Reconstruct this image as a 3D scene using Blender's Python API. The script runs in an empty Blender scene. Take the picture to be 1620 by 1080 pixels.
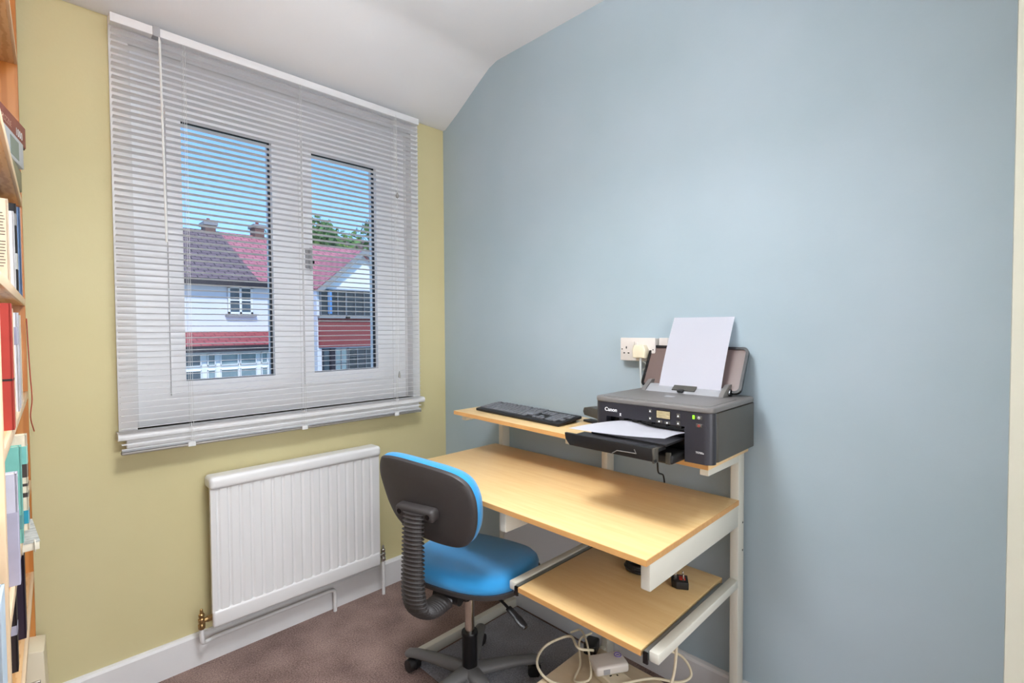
import bpy, bmesh, math, random
from mathutils import Vector, Matrix, Euler
random.seed(7)
S = bpy.context.scene
C = S.collection
PI = math.pi
def R(d): return math.radians(d)

# ------------------------------------------------------------------ camera
cam_d = bpy.data.cameras.new('camera')
cam = bpy.data.objects.new('camera', cam_d); C.objects.link(cam)
cam_d.sensor_fit = 'HORIZONTAL'; cam_d.sensor_width = 36.0
cam_d.lens = 784.5 / 1620 * 36.0
cam_d.clip_start = 0.02; cam_d.clip_end = 300
CAM = Vector((-1.625, -2.131, 1.25))
YAW, PITCH, ROLL = R(44.965), R(-1.562), R(-0.33)
fw = Vector((math.cos(PITCH)*math.cos(YAW), math.cos(PITCH)*math.sin(YAW), math.sin(PITCH)))
rt = Vector((math.sin(YAW), -math.cos(YAW), 0)); up = rt.cross(fw)
rt2 = rt*math.cos(ROLL) + up*math.sin(ROLL); up2 = -rt*math.sin(ROLL) + up*math.cos(ROLL)
cam.matrix_world = Matrix(((rt2.x, up2.x, -fw.x, CAM.x), (rt2.y, up2.y, -fw.y, CAM.y),
                           (rt2.z, up2.z, -fw.z, CAM.z), (0, 0, 0, 1)))
S.camera = cam

# ------------------------------------------------------------------ view, world, sun, lamps
S.view_settings.view_transform = 'Standard'; S.view_settings.look = 'None'
S.view_settings.gamma = 1.0; S.view_settings.use_curve_mapping = False
S.view_settings.exposure = -0.08

w = bpy.data.worlds.new('sky'); S.world = w; w.use_nodes = True
nt = w.node_tree; nt.nodes.clear()
tc = nt.nodes.new('ShaderNodeTexCoord'); sep = nt.nodes.new('ShaderNodeSeparateXYZ')
cr = nt.nodes.new('ShaderNodeValToRGB'); bg = nt.nodes.new('ShaderNodeBackground'); wo = nt.nodes.new('ShaderNodeOutputWorld')
nt.links.new(tc.outputs['Generated'], sep.inputs[0]); nt.links.new(sep.outputs['Z'], cr.inputs[0])
nt.links.new(cr.outputs[0], bg.inputs[0]); nt.links.new(bg.outputs[0], wo.inputs[0])
e = cr.color_ramp.elements
e[0].position = 0.0; e[0].color = (0.50, 0.74, 1.0, 1)
e[1].position = 0.75; e[1].color = (0.05, 0.17, 0.50, 1)
m_ = cr.color_ramp.elements.new(0.16); m_.color = (0.30, 0.56, 0.95, 1)
m_ = cr.color_ramp.elements.new(0.36); m_.color = (0.12, 0.33, 0.78, 1)
bg.inputs[1].default_value = 1.9

def light(name, kind, loc, rot, energy, color, **kw):
    l = bpy.data.lights.new(name, kind); o = bpy.data.objects.new(name, l); C.objects.link(o)
    o.location = loc; o.rotation_euler = rot; l.energy = energy; l.color = color
    for k, v in kw.items(): setattr(l, k, v)
    return o
light('sun', 'SUN', (0, -10, 12), (R(48), 0, R(-22)), 3.2, (1, 0.96, 0.9), angle=R(1))
CEIL_LAMP = (-1.15, -1.35, 2.12)
LAMP_STRENGTH = 4.0; LAMP_COLOR = (0.94, 0.985, 1.03, 1)
light('lamp_light_down', 'AREA', (CEIL_LAMP[0], CEIL_LAMP[1], CEIL_LAMP[2]-.02), (0, 0, 0), 23, LAMP_COLOR[:3], shape='DISK', size=.38)
light('lamp_light_up', 'AREA', (CEIL_LAMP[0], CEIL_LAMP[1], CEIL_LAMP[2]+.055), (PI, 0, 0), 19, LAMP_COLOR[:3], shape='DISK', size=.38)
light('hall_fill_light', 'AREA', (-1.22, -4.13, 1.25), (R(90), 0, 0), 38, (0.95, 0.985, 1.01), shape='RECTANGLE', size=1.4, size_y=1.7)  # fill light added behind the camera to brighten the room

# ------------------------------------------------------------------ materials
def srgb(r, g, b):
    f = lambda c: (c/255/12.92) if c/255 <= 0.04045 else ((c/255+0.055)/1.055)**2.4
    return (f(r), f(g), f(b), 1)
def mat(name, col, rough=0.5, metal=0.0, spec=0.5, var=0.0, vscale=8.0, bump=0.0, bscale=60.0, coat=0.0, emit=None, estr=0.0, alpha=1.0, stretch=None, sheen=0.0):
    m = bpy.data.materials.new(name); m.use_nodes = True
    n = m.node_tree.nodes; l = m.node_tree.links; b = n['Principled BSDF']
    b.inputs['Base Color'].default_value = col
    b.inputs['Roughness'].default_value = rough; b.inputs['Metallic'].default_value = metal
    b.inputs['Specular IOR Level'].default_value = spec
    b.inputs['Coat Weight'].default_value = coat
    b.inputs['Sheen Weight'].default_value = sheen
    b.inputs['Alpha'].default_value = alpha
    if emit: b.inputs['Emission Color'].default_value = emit; b.inputs['Emission Strength'].default_value = estr
    t = n.new('ShaderNodeTexCoord'); mp = n.new('ShaderNodeMapping'); l.new(t.outputs['Object'], mp.inputs[0])
    if stretch: mp.inputs['Scale'].default_value = stretch
    if var > 0:
        ns = n.new('ShaderNodeTexNoise'); ns.inputs['Scale'].default_value = vscale; ns.inputs['Detail'].default_value = 5
        l.new(mp.outputs[0], ns.inputs[0])
        mr = n.new('ShaderNodeMapRange'); mr.inputs[1].default_value = 0.3; mr.inputs[2].default_value = 0.7
        mr.inputs[3].default_value = 1-var; mr.inputs[4].default_value = 1+var
        l.new(ns.outputs[0], mr.inputs[0])
        mx = n.new('ShaderNodeMix'); mx.data_type = 'RGBA'; mx.blend_type = 'MULTIPLY'; mx.inputs[0].default_value = 1
        mx.inputs[6].default_value = col; l.new(mr.outputs[0], mx.inputs[7]); l.new(mx.outputs[2], b.inputs['Base Color'])
    if bump > 0:
        nb = n.new('ShaderNodeTexNoise'); nb.inputs['Scale'].default_value = bscale; nb.inputs['Detail'].default_value = 4
        l.new(mp.outputs[0], nb.inputs[0])
        bp = n.new('ShaderNodeBump'); bp.inputs['Strength'].default_value = bump; bp.inputs['Distance'].default_value = 0.002
        l.new(nb.outputs[0], bp.inputs['Height']); l.new(bp.outputs[0], b.inputs['Normal'])
    return m
def wood(name, c1, c2, stretch=(3, 1, 3), scale=6, rough=0.42, wave=False, dist=4.0):
    m = bpy.data.materials.new(name); m.use_nodes = True
    n = m.node_tree.nodes; l = m.node_tree.links; b = n['Principled BSDF']
    t = n.new('ShaderNodeTexCoord'); mp = n.new('ShaderNodeMapping'); mp.inputs['Scale'].default_value = stretch
    l.new(t.outputs['Object'], mp.inputs[0])
    if wave:
        ns = n.new('ShaderNodeTexWave'); ns.inputs['Scale'].default_value = scale; ns.inputs['Distortion'].default_value = dist
        ns.inputs['Detail'].default_value = 3; ns.inputs['Detail Scale'].default_value = 1.2
    else:
        ns = n.new('ShaderNodeTexNoise'); ns.inputs['Scale'].default_value = scale; ns.inputs['Detail'].default_value = 7; ns.inputs['Roughness'].default_value = .6
    l.new(mp.outputs[0], ns.inputs[0])
    r = n.new('ShaderNodeValToRGB'); r.color_ramp.elements[0].color = c1; r.color_ramp.elements[1].color = c2
    r.color_ramp.elements[0].position = .3; r.color_ramp.elements[1].position = .7
    l.new(ns.outputs[0], r.inputs[0]); l.new(r.outputs[0], b.inputs['Base Color'])
    b.inputs['Roughness'].default_value = rough
    return m

M = {}
def paint_wall(name, col, col2, rough=.55):
    m = mat(name, col, rough, spec=.35, bump=.12, bscale=90)
    n = m.node_tree.nodes; l = m.node_tree.links; b = n['Principled BSDF']
    t = n.new('ShaderNodeTexCoord'); ns = n.new('ShaderNodeTexNoise'); ns.inputs['Scale'].default_value = 1.7; ns.inputs['Detail'].default_value = 3
    l.new(t.outputs['Object'], ns.inputs[0])
    r = n.new('ShaderNodeValToRGB'); r.color_ramp.elements[0].color = col; r.color_ramp.elements[1].color = col2
    r.color_ramp.elements[0].position = .35; r.color_ramp.elements[1].position = .65
    l.new(ns.outputs[0], r.inputs[0]); l.new(r.outputs[0], b.inputs['Base Color'])
    return m
M['yellow'] = paint_wall('yellow wall paint', srgb(203, 192, 145), srgb(209, 198, 153))
M['blue'] = paint_wall('blue wall paint', srgb(166, 183, 190), srgb(173, 188, 196), .5)
M['cream'] = paint_wall('cream wall paint', srgb(190, 188, 170), srgb(196, 193, 176))
M['ceiling'] = paint_wall('ceiling paint', srgb(234, 234, 236), srgb(238, 238, 239), .75)
M['trim'] = mat('white gloss trim', srgb(226, 225, 225), .3, var=.02)
M['upvc'] = mat('white plastic window', srgb(242, 242, 244), .3)
M['gasket'] = mat('black rubber gasket', srgb(30, 30, 34), .6)
M['slat'] = mat('white blind slats', srgb(230, 230, 232), .4)
M['rail_grey'] = mat('grey aluminium rail', srgb(150, 145, 138), .35, metal=.3)
M['cord'] = mat('white blind cord', srgb(222, 222, 220), .6)
M['radiator'] = mat('white radiator enamel', srgb(232, 231, 230), .28)
M['brass'] = mat('brass valve', srgb(170, 140, 95), .3, metal=.9, var=.2, vscale=60)
M['nickel'] = mat('nickel valve', srgb(185, 180, 172), .25, metal=.9)
M['beech'] = wood('beech laminate', srgb(234, 194, 132), srgb(243, 209, 152), (16, 1.2, 16), 3.2, .33)
M['beech_edge'] = wood('beech edge strip', srgb(205, 152, 92), srgb(216, 166, 104), (16, 1.5, 16), 5, .4)
M['pale_wood'] = wood('pale maple laminate', srgb(226, 204, 170), srgb(233, 213, 182), (16, 1.5, 16), 3, .4)
M['metal_cream'] = mat('cream powder coated steel', srgb(216, 213, 200), .42, var=.02)
M['panel'] = mat('pale grey panel', srgb(222, 225, 230), .4)
M['runner'] = mat('zinc drawer runner', srgb(150, 158, 158), .35, metal=.7)
M['black'] = mat('black plastic', srgb(28, 27, 28), .42, bump=.08, bscale=400)
M['chair_black'] = mat('textured black plastic', srgb(58, 54, 53), .46, bump=.3, bscale=700)
M['base_black'] = mat('dark grey nylon', srgb(104, 103, 102), .5, bump=.2, bscale=600)
M['tray_black'] = mat('matt black tray', srgb(15, 14, 15), .5)
M['dark'] = mat('glossy black', srgb(14, 14, 16), .2)
M['sleeve'] = mat('black steel sleeve', srgb(16, 16, 18), .35)
M['chrome'] = mat('brushed steel', srgb(205, 200, 190), .22, metal=1)
M['blue_fabric'] = mat('bright blue woven fabric', srgb(38, 148, 212), .85, var=.06, vscale=5, bump=.5, bscale=900, sheen=.4)
M['printer_top'] = mat('charcoal printer lid', srgb(112, 108, 105), .42, bump=.3, bscale=900)
M['printer_body'] = mat('dark printer body', srgb(74, 71, 64), .45, bump=.3, bscale=900)
M['printer_front'] = mat('printer front panel', srgb(44, 43, 49), .34)
M['printer_grey'] = mat('silver grey plastic', srgb(160, 160, 163), .4)
M['smoke'] = mat('smoky brown plastic', srgb(108, 90, 84), .3)
M['white_ink'] = mat('white print', srgb(235, 235, 235), .5)
M['paper'] = mat('white paper', srgb(240, 239, 246), .8)
M['key'] = mat('charcoal key', srgb(112, 113, 118), .45)
M['kb_body'] = mat('black keyboard case', srgb(24, 24, 27), .5)
M['socket'] = mat('white moulded plastic', srgb(222, 214, 206), .35)
M['plug_cream'] = mat('ivory plug plastic', srgb(232, 220, 192), .35)
M['cable_white'] = mat('off white cable', srgb(228, 216, 188), .45)
M['cable_grey'] = mat('pale grey cable', srgb(205, 210, 208), .45)
M['cable_black'] = mat('black cable', srgb(22, 22, 26), .45)
M['red'] = mat('red plastic', srgb(200, 60, 48), .4)
M['purple'] = mat('purple print', srgb(110, 90, 190), .5)
M['green_led'] = mat('green status light', srgb(120, 220, 40), .4, emit=srgb(150, 255, 40), estr=1.2)
M['pine'] = wood('pine board', srgb(214, 160, 102), srgb(232, 186, 132), (1, 1, 1), 16, .4, wave=True, dist=5)
M['pine_dark'] = wood('orange pine board', srgb(190, 118, 52), srgb(208, 138, 70), (1, 1, .3), 10, .4, wave=True, dist=4)
M['pine_edge'] = wood('pale pine edge', srgb(228, 196, 158), srgb(236, 208, 172), (2, .5, 2), 6, .45)
def carpet(name, c1, c2):
    m = mat(name, c1, .95, spec=.1, bump=1.0, bscale=420, sheen=.15)
    n = m.node_tree.nodes; l = m.node_tree.links; b = n['Principled BSDF']
    t = n.new('ShaderNodeTexCoord'); ns = n.new('ShaderNodeTexNoise'); ns.inputs['Scale'].default_value = 190; ns.inputs['Detail'].default_value = 6; ns.inputs['Roughness'].default_value = .8
    n2 = n.new('ShaderNodeTexNoise'); n2.inputs['Scale'].default_value = 6
    l.new(t.outputs['Object'], ns.inputs[0]); l.new(t.outputs['Object'], n2.inputs[0])
    ad = n.new('ShaderNodeMath'); ad.operation = 'MULTIPLY_ADD'; ad.inputs[1].default_value = .35; l.new(n2.outputs[0], ad.inputs[0]); l.new(ns.outputs[0], ad.inputs[2])
    r = n.new('ShaderNodeValToRGB'); r.color_ramp.elements[0].color = c1; r.color_ramp.elements[1].color = c2
    r.color_ramp.elements[0].position = .55; r.color_ramp.elements[1].position = .8
    l.new(ad.outputs[0], r.inputs[0]); l.new(r.outputs[0], b.inputs['Base Color'])
    return m
M['carpet'] = carpet('brown carpet', srgb(98, 76, 70), srgb(170, 144, 134))
M['rug'] = carpet('grey carpet offcut', srgb(165, 164, 172), srgb(225, 225, 232))
M['rug_edge'] = mat('black rug gap strip', srgb(20, 20, 24), .9)  # shade of the gap beneath the curled edge, given as colour
def glass_mat():
    m = bpy.data.materials.new('window glass'); m.use_nodes = True
    n = m.node_tree.nodes; l = m.node_tree.links; n.clear()
    o = n.new('ShaderNodeOutputMaterial'); mx = n.new('ShaderNodeMixShader'); tr = n.new('ShaderNodeBsdfTransparent'); g = n.new('ShaderNodeBsdfGlossy')
    g.inputs['Roughness'].default_value = 0.0; tr.inputs[0].default_value = (.96, .98, .98, 1)
    fr = n.new('ShaderNodeFresnel'); fr.inputs[0].default_value = 1.35
    l.new(fr.outputs[0], mx.inputs[0]); l.new(tr.outputs[0], mx.inputs[1]); l.new(g.outputs[0], mx.inputs[2]); l.new(mx.outputs[0], o.inputs[0])
    return m
M['glass'] = glass_mat()

# ------------------------------------------------------------------ mesh helpers
def to_obj(name, bm, m, parent=None, smooth=False, loc=None):
    me = bpy.data.meshes.new(name); bm.normal_update(); bm.to_mesh(me); bm.free()
    if m is not None: me.materials.append(m)
    if smooth:
        for p in me.polygons: p.use_smooth = True
        try: me.set_sharp_from_angle(angle=R(38))
        except Exception: pass
    o = bpy.data.objects.new(name, me); C.objects.link(o)
    if parent is not None: o.parent = parent
    if loc is not None: o.location = loc
    return o
def thing(name, label, cat, loc=(0, 0, 0), rot=(0, 0, 0), group=None):
    o = bpy.data.objects.new(name, None); C.objects.link(o); o.empty_display_size = .05
    o.location = loc; o.rotation_euler = rot; o['label'] = label; o['category'] = cat
    if group: o['group'] = group
    return o
def tag(o, label, cat, group=None):
    o['label'] = label; o['category'] = cat
    if group: o['group'] = group
    return o
def struct(o): o['kind'] = 'structure'; return o
def box(bm, x0, x1, y0, y1, z0, z1, bev=0.0, seg=2, mtx=None):
    r = bmesh.ops.create_cube(bm, size=1.0)
    vs = r['verts']
    bmesh.ops.scale(bm, vec=(x1-x0, y1-y0, z1-z0), verts=vs)
    bmesh.ops.translate(bm, vec=((x0+x1)/2, (y0+y1)/2, (z0+z1)/2), verts=vs)
    if bev > 0:
        es = list({e for v in vs for e in v.link_edges})
        q = bmesh.ops.bevel(bm, geom=es, offset=min(bev, .49*min(abs(x1-x0), abs(y1-y0), abs(z1-z0))), segments=seg, affect='EDGES', profile=.5)
        vs = q['verts']
    if mtx is not None: bmesh.ops.transform(bm, matrix=mtx, verts=list({v for v in vs}))
    return vs
def boxobj(name, b, m, parent=None, bev=0.0, seg=2, smooth=None):
    bm = bmesh.new(); box(bm, *b, bev=bev, seg=seg)
    return to_obj(name, bm, m, parent, smooth=(bev > 0) if smooth is None else smooth)
def cyl(bm, p0, p1, r0, r1=None, seg=24, caps=True):
    p0 = Vector(p0); p1 = Vector(p1); r1 = r0 if r1 is None else r1
    d = p1-p0; q = d.to_track_quat('Z', 'Y').to_matrix().to_4x4(); q.translation = (p0+p1)/2
    return bmesh.ops.create_cone(bm, cap_ends=caps, cap_tris=False, segments=seg, radius1=r0, radius2=r1, depth=d.length, matrix=q)['verts']
def sweep(bm, pts, rad, seg=10, closed=False, ry=None):
    """tube along points; rad is a number or list"""
    P = [Vector(p) for p in pts]; n = len(P); rings = []
    prev = None
    for i, p in enumerate(P):
        t = (P[min(i+1, n-1)]-P[max(i-1, 0)]).normalized()
        if prev is None:
            a = Vector((0, 0, 1)) if abs(t.z) < .9 else Vector((1, 0, 0))
            u = t.cross(a).normalized()
        else:
            u = (prev - t*prev.dot(t)).normalized()
        v = t.cross(u); prev = u
        r = rad[i] if isinstance(rad, (list, tuple)) else rad
        r2 = r if ry is None else (ry[i] if isinstance(ry, (list, tuple)) else ry)
        rings.append([bm.verts.new(p + u*math.cos(2*PI*k/seg)*r + v*math.sin(2*PI*k/seg)*r2) for k in range(seg)])
    for a, b in zip(rings[:-1], rings[1:]):
        for k in range(seg):
            bm.faces.new((a[k], a[(k+1) % seg], b[(k+1) % seg], b[k]))
    bm.faces.new(rings[0][::-1]); bm.faces.new(rings[-1])
def smooth_path(pts, n=8):
    P = [Vector(p) for p in pts]; out = []
    Q = [P[0]*2-P[1]] + P + [P[-1]*2-P[-2]]
    for i in range(1, len(Q)-2):
        a, b, c, d = Q[i-1], Q[i], Q[i+1], Q[i+2]
        for k in range(n):
            t = k/n
            out.append(.5*((2*b)+(c-a)*t+(2*a-5*b+4*c-d)*t*t+(3*b-a-3*c+d)*t**3))
    out.append(P[-1]); return out
def lathe(bm, prof, seg=32, center=(0, 0), mtx=None, caps=True):
    rings = []
    for r, z in prof:
        rings.append([bm.verts.new((center[0]+r*math.cos(2*PI*k/seg), center[1]+r*math.sin(2*PI*k/seg), z)) for k in range(seg)])
    for a, b in zip(rings[:-1], rings[1:]):
        for k in range(seg): bm.faces.new((a[k], a[(k+1) % seg], b[(k+1) % seg], b[k]))
    if caps and prof[0][0] > 1e-6: bm.faces.new(rings[0][::-1])
    if caps and prof[-1][0] > 1e-6: bm.faces.new(rings[-1])
    if mtx is not None: bmesh.ops.transform(bm, matrix=mtx, verts=[v for r in rings for v in r])
def prism(bm, poly, axis, a0, a1, bev=0.0, seg=2):
    """extrude a 2-D polygon along axis ('x','y','z')"""
    def P(u, v, a):
        return {'x': (a, u, v), 'y': (u, a, v), 'z': (u, v, a)}[axis]
    A = [bm.verts.new(P(u, v, a0)) for u, v in poly]; B = [bm.verts.new(P(u, v, a1)) for u, v in poly]
    n = len(poly); fs = [bm.faces.new(A[::-1]), bm.faces.new(B)]
    for k in range(n): fs.append(bm.faces.new((A[k], A[(k+1) % n], B[(k+1) % n], B[k])))
    bmesh.ops.recalc_face_normals(bm, faces=fs)
    if bev > 0:
        es = [e for f in fs[:2] for e in f.edges]
        bmesh.ops.bevel(bm, geom=es, offset=bev, segments=seg, affect='EDGES', profile=.5)
def roundrect(x0, x1, y0, y1, r, n=6):
    o = []
    for cx, cy, a0 in ((x1-r, y1-r, 0), (x0+r, y1-r, 90), (x0+r, y0+r, 180), (x1-r, y0+r, 270)):
        for k in range(n+1):
            a = R(a0+90*k/n); o.append((cx+r*math.cos(a), cy+r*math.sin(a)))
    return o
def text_obj(name, body, size, m, parent, mtx, extrude=.0003, bold=False, sx=1.0):
    cu = bpy.data.curves.new(name, 'FONT'); cu.body = body; cu.size = size; cu.extrude = extrude; cu.align_x = 'CENTER'; cu.align_y = 'CENTER'
    if bold: cu.offset = size*.02
    t = bpy.data.objects.new(name, cu); C.objects.link(t)
    bpy.context.view_layer.update()
    me = bpy.data.meshes.new_from_object(t.evaluated_get(bpy.context.evaluated_depsgraph_get()))
    bpy.data.objects.remove(t)
    me.materials.clear(); me.materials.append(m)
    me.transform(mtx @ Matrix.Diagonal((sx, 1, 1, 1)))
    o = bpy.data.objects.new(name, me); C.objects.link(o)
    if parent is not None: o.parent = parent
    return o
FACE_NX = Matrix(((0, 0, -1, 0), (-1, 0, 0, 0), (0, 1, 0, 0), (0, 0, 0, 1)))   # text readable from -x, upright
FACE_NY = Matrix(((1, 0, 0, 0), (0, 0, -1, 0), (0, 1, 0, 0), (0, 0, 0, 1)))    # text readable from -y
def T(x, y, z): return Matrix.Translation((x, y, z))

# ------------------------------------------------------------------ the room
X0 = -1.98           # wall behind the bookcase
YR = -4.2            # end of the hall behind the camera
OPX0, OPX1, OPZ0, OPZ1 = -1.335, -0.205, 0.905, 2.235    # window opening
struct(boxobj('floor', (X0-.3, .3, YR-.2, .32, -.1, 0), M['carpet']))
# window wall with an opening
bm = bmesh.new()
for b in ((X0-.1, OPX0, 0, .30, 0, 2.62), (OPX1, .12, 0, .30, 0, 2.62), (OPX0, OPX1, 0, .30, 0, OPZ0), (OPX0, OPX1, 0, .30, OPZ1, 2.62)):
    box(bm, *b)
struct(to_obj('wall_far', bm, M['yellow']))
struct(boxobj('wall_right', (0, .12, -2.137, 0, 0, 2.62), M['blue']))
struct(boxobj('wall_left', (X0-.1, X0, YR, 0, 0, 2.62), M['ceiling']))
# cream return at the door side: end of the partition the camera looks past
struct(boxobj('wall_near', (-.32, .12, -2.30, -2.137, 0, 2.62), M['cream']))
struct(boxobj('wall_hall', (-.32, -.2, YR, -2.30, 0, 2.62), M['ceiling']))
struct(boxobj('wall_rear', (X0-.1, -.2, YR-.1, YR, 0, 2.62), M['ceiling']))
# ceiling: flat with a sloping strip over the window
bm = bmesh.new()
prism(bm, [(.30, 2.305), (.0, 2.293), (-.02, 2.293), (-.12, 2.345), (-.30, 2.452), (-.365, 2.488), (-.42, 2.503), (YR-.1, 2.503), (YR-.1, 2.75), (.30, 2.75)], 'x', X0-.1, .12)
struct(to_obj('ceiling', bm, M['ceiling'], smooth=True))

def baseboard(name, poly_axis, a0, a1, flip):
    prof = [(0, 0), (-.018, 0), (-.018, .108), (-.013, .116), (-.006, .119), (0, .119)]
    bm = bmesh.new(); prism(bm, prof, poly_axis, a0, a1)
    return struct(to_obj(name, bm, M['trim']))
baseboard('baseboard_far', 'x', X0, 0, 0)
bm = bmesh.new(); prism(bm, [(0, 0), (-.018, 0), (-.018, .108), (-.013, .116), (-.006, .119), (0, .119)], 'y', -2.137, -.018)
struct(to_obj('baseboard_right', bm, M['trim']))

# white painted surround of the window
bm = bmesh.new()
box(bm, -1.385, OPX0+.002, -.006, .04, .905, 2.29); box(bm, OPX1-.002, -.166, -.006, .04, .905, 2.28)
box(bm, OPX0+.002, OPX1-.002, -.006, .04, OPZ1-.002, 2.285)
struct(to_obj('trim_1', bm, M['trim']))
# reveals
bm = bmesh.new()
box(bm, OPX0-.001, OPX0+.0125, .041, .30, OPZ0, OPZ1+.001); box(bm, OPX1-.0125, OPX1+.001, .041, .30, OPZ0, OPZ1+.001); box(bm, OPX0+.0125, OPX1-.0125, .041, .30, OPZ1-.0125, OPZ1+.001)
struct(to_obj('trim_2', bm, M['trim']))

# window_1: fixed outer frame, two casements, board
win = bpy.data.objects.new('window_1', None); C.objects.link(win); win['kind'] = 'structure'
FY0, FY1 = .045, .115
bm = bmesh.new()
fx0, fx1, fz0, fz1 = OPX0+.012, OPX1-.012, OPZ0, OPZ1-.012
box(bm, fx0, -1.225, FY0, FY1, fz0, fz1); box(bm, -.324, fx1, FY0, FY1, fz0, fz1)
box(bm, -1.225, -.324, FY0, FY1, fz0, 1.008); box(bm, -1.225, -.324, FY0, FY1, 2.078, fz1)
box(bm, -.805, -.735, FY0, FY1, 1.008, 2.078)
to_obj('window_frame', bm, M['upvc'], win, smooth=True)
def casement(x0, x1, g0, g1, hx):
    s = bpy.data.objects.new('casement', None); C.objects.link(s); s.parent = win
    bm = bmesh.new(); z0, z1, a, b = 1.008, 2.078, 1.058, 2.027
    for q in ((x0+.0006, g0, z0+.0006, z1-.0006), (g1, x1-.0006, z0+.0006, z1-.0006), (g0, g1, z0+.0006, a), (g0, g1, b, z1-.0006)):
        box(bm, q[0], q[1], FY0-.012, FY1-.01, q[2], q[3])
    to_obj('sash_frame', bm, M['upvc'], s)
    bm = bmesh.new()
    for q in ((g0-.002, g0+.004, a, b), (g1-.004, g1+.002, a, b), (g0, g1, a-.002, a+.003), (g0, g1, b-.003, b+.002)):
        box(bm, q[0], q[1], FY0+.012, FY0+.030, q[2], q[3])
    to_obj('gasket', bm, M['gasket'], s)
    boxobj('pane', (g0-.002, g1+.002, FY0+.018, FY0+.024, a-.002, b+.002), M['glass'], s)
casement(-1.225, -.805, -1.178, -.860, 0)
casement(-.735, -.324, -.694, -.380, 0)
bm = bmesh.new()
box(bm, -.728, -.706, FY0-.026, FY0-.012, 1.515, 1.60, .003); box(bm, -.724, -.712, FY0-.048, FY0-.026, 1.575, 1.595, .003)
box(bm, -.724, -.712, FY0-.056, FY0-.044, 1.50, 1.60, .004)
to_obj('handle', bm, M['printer_grey'], win, smooth=True)
boxobj('lock_button', (-.712, -.694, FY0-.032, FY0-.014, 1.535, 1.548), M['dark'], win, .002)
# sill
bm = bmesh.new()
prof = [(.05, .905), (-.040, .905), (-.048, .902), (-.052, .895), (-.052, .888), (-.048, .881), (-.040, .878), (.0, .878)]
prism(bm, prof, 'x', -1.392, -.168); to_obj('window_sill', bm, M['trim'], win, smooth=True)
boxobj('sill_apron', (-1.368, -.19, -.032, -.0, .848, .879), M['trim'], win, .003)

# ------------------------------------------------------------------ venetian blind
bl = thing('venetian_blind', 'wide white venetian blind hanging open over the window', 'blind', (0, -.067, 0))
BX0, BX1 = -1.388, -.208
boxobj('headrail', (BX0, BX1, -.014, .018, 2.243, 2.272), M['slat'], bl, .002)
boxobj('headrail_clip', (-1.275, -1.255, -.018, .012, 2.24, 2.275), M['printer_grey'], bl, .001)
bm = bmesh.new()
TILT = R(7)
zs = []
z = 2.222
while z > .922: zs.append(z); z -= .0213
zs += [.870, .8535, .851, .8485]
for i, z in enumerate(zs):
    tl = TILT if z > .88 else 0
    sag = random.uniform(-.0006, .0006); rows = []
    N = 5
    for k in range(N):
        t = (k/(N-1)-.5)
        y = t*.0250; crown = .0016*(1-(2*t)**2)
        yy = y*math.cos(tl) ; zz = z + sag - y*math.sin(tl) + crown
        rows.append((yy, zz))
    tops = [[bm.verts.new((x, y, zz)) for y, zz in rows] for x in (BX0+.002, BX1-.002)]
    bots = [[bm.verts.new((x, y, zz-.0003)) for y, zz in rows] for x in (BX0+.002, BX1-.002)]
    for k in range(N-1):
        bm.faces.new((tops[0][k], tops[1][k], tops[1][k+1], tops[0][k+1]))
        bm.faces.new((bots[0][k+1], bots[1][k+1], bots[1][k], bots[0][k]))
    bm.faces.new((tops[0][0], bots[0][0], bots[1][0], tops[1][0])); bm.faces.new((tops[1][-1], bots[1][-1], bots[0][-1], tops[0][-1]))
    for s_ in (0, 1):
        f = tops[s_] + bots[s_][::-1]; bm.faces.new(f if s_ else f[::-1])
to_obj('slats', bm, M['slat'], bl, smooth=True)
boxobj('bottom_rail', (BX0, BX1, -.012, .012, .837, .846), M['rail_grey'], bl, .003)
for x in (-1.189, -.787, -.350):
    bm = bmesh.new()
    for yo in (-.0135, .0135): cyl(bm, (x, yo, .845), (x, yo, 2.245), .0007, seg=6)
    cyl(bm, (x+.006, -.0145, .845), (x+.006, -.0145, 2.245), .0007, seg=6)
    box(bm, x-.012, x+.012, -.016, -.012, .835, .852, .002)
    to_obj('ladder_cord', bm, M['cord'], bl)
bm = bmesh.new(); cyl(bm, (-1.252, -.026, 1.55), (-1.258, -.022, 2.23), .0038, seg=6); cyl(bm, (-1.258, -.022, 2.225), (-1.258, -.012, 2.25), .002, seg=6)
to_obj('tilt_wand', bm, M['cord'], bl)
bm = bmesh.new(); cyl(bm, (-.340, -.024, 1.045), (-.336, -.016, 2.25), .0008, seg=6); cyl(bm, (-.3385, -.020, 1.87), (-.342, -.020, 2.25), .0008, seg=6)
to_obj('pull_cord', bm, M['cord'], bl)
M['tassel'] = mat('grey cord tassel', srgb(150, 148, 144), .5)
bm = bmesh.new(); lathe(bm, [(.002, .014), (.004, .010), (.0075, -.002), (.006, -.010), (.0015, -.014)], 12, mtx=T(-.3385, -.021, 1.877))
to_obj('cord_joiner', bm, M['tassel'], bl, smooth=True)
bm = bmesh.new(); lathe(bm, [(.002, .016), (.004, .008), (.006, -.012), (.004, -.016)], 12, mtx=T(-.340, -.024, 1.032))
to_obj('tassel', bm, M['tassel'], bl, smooth=True)

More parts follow.
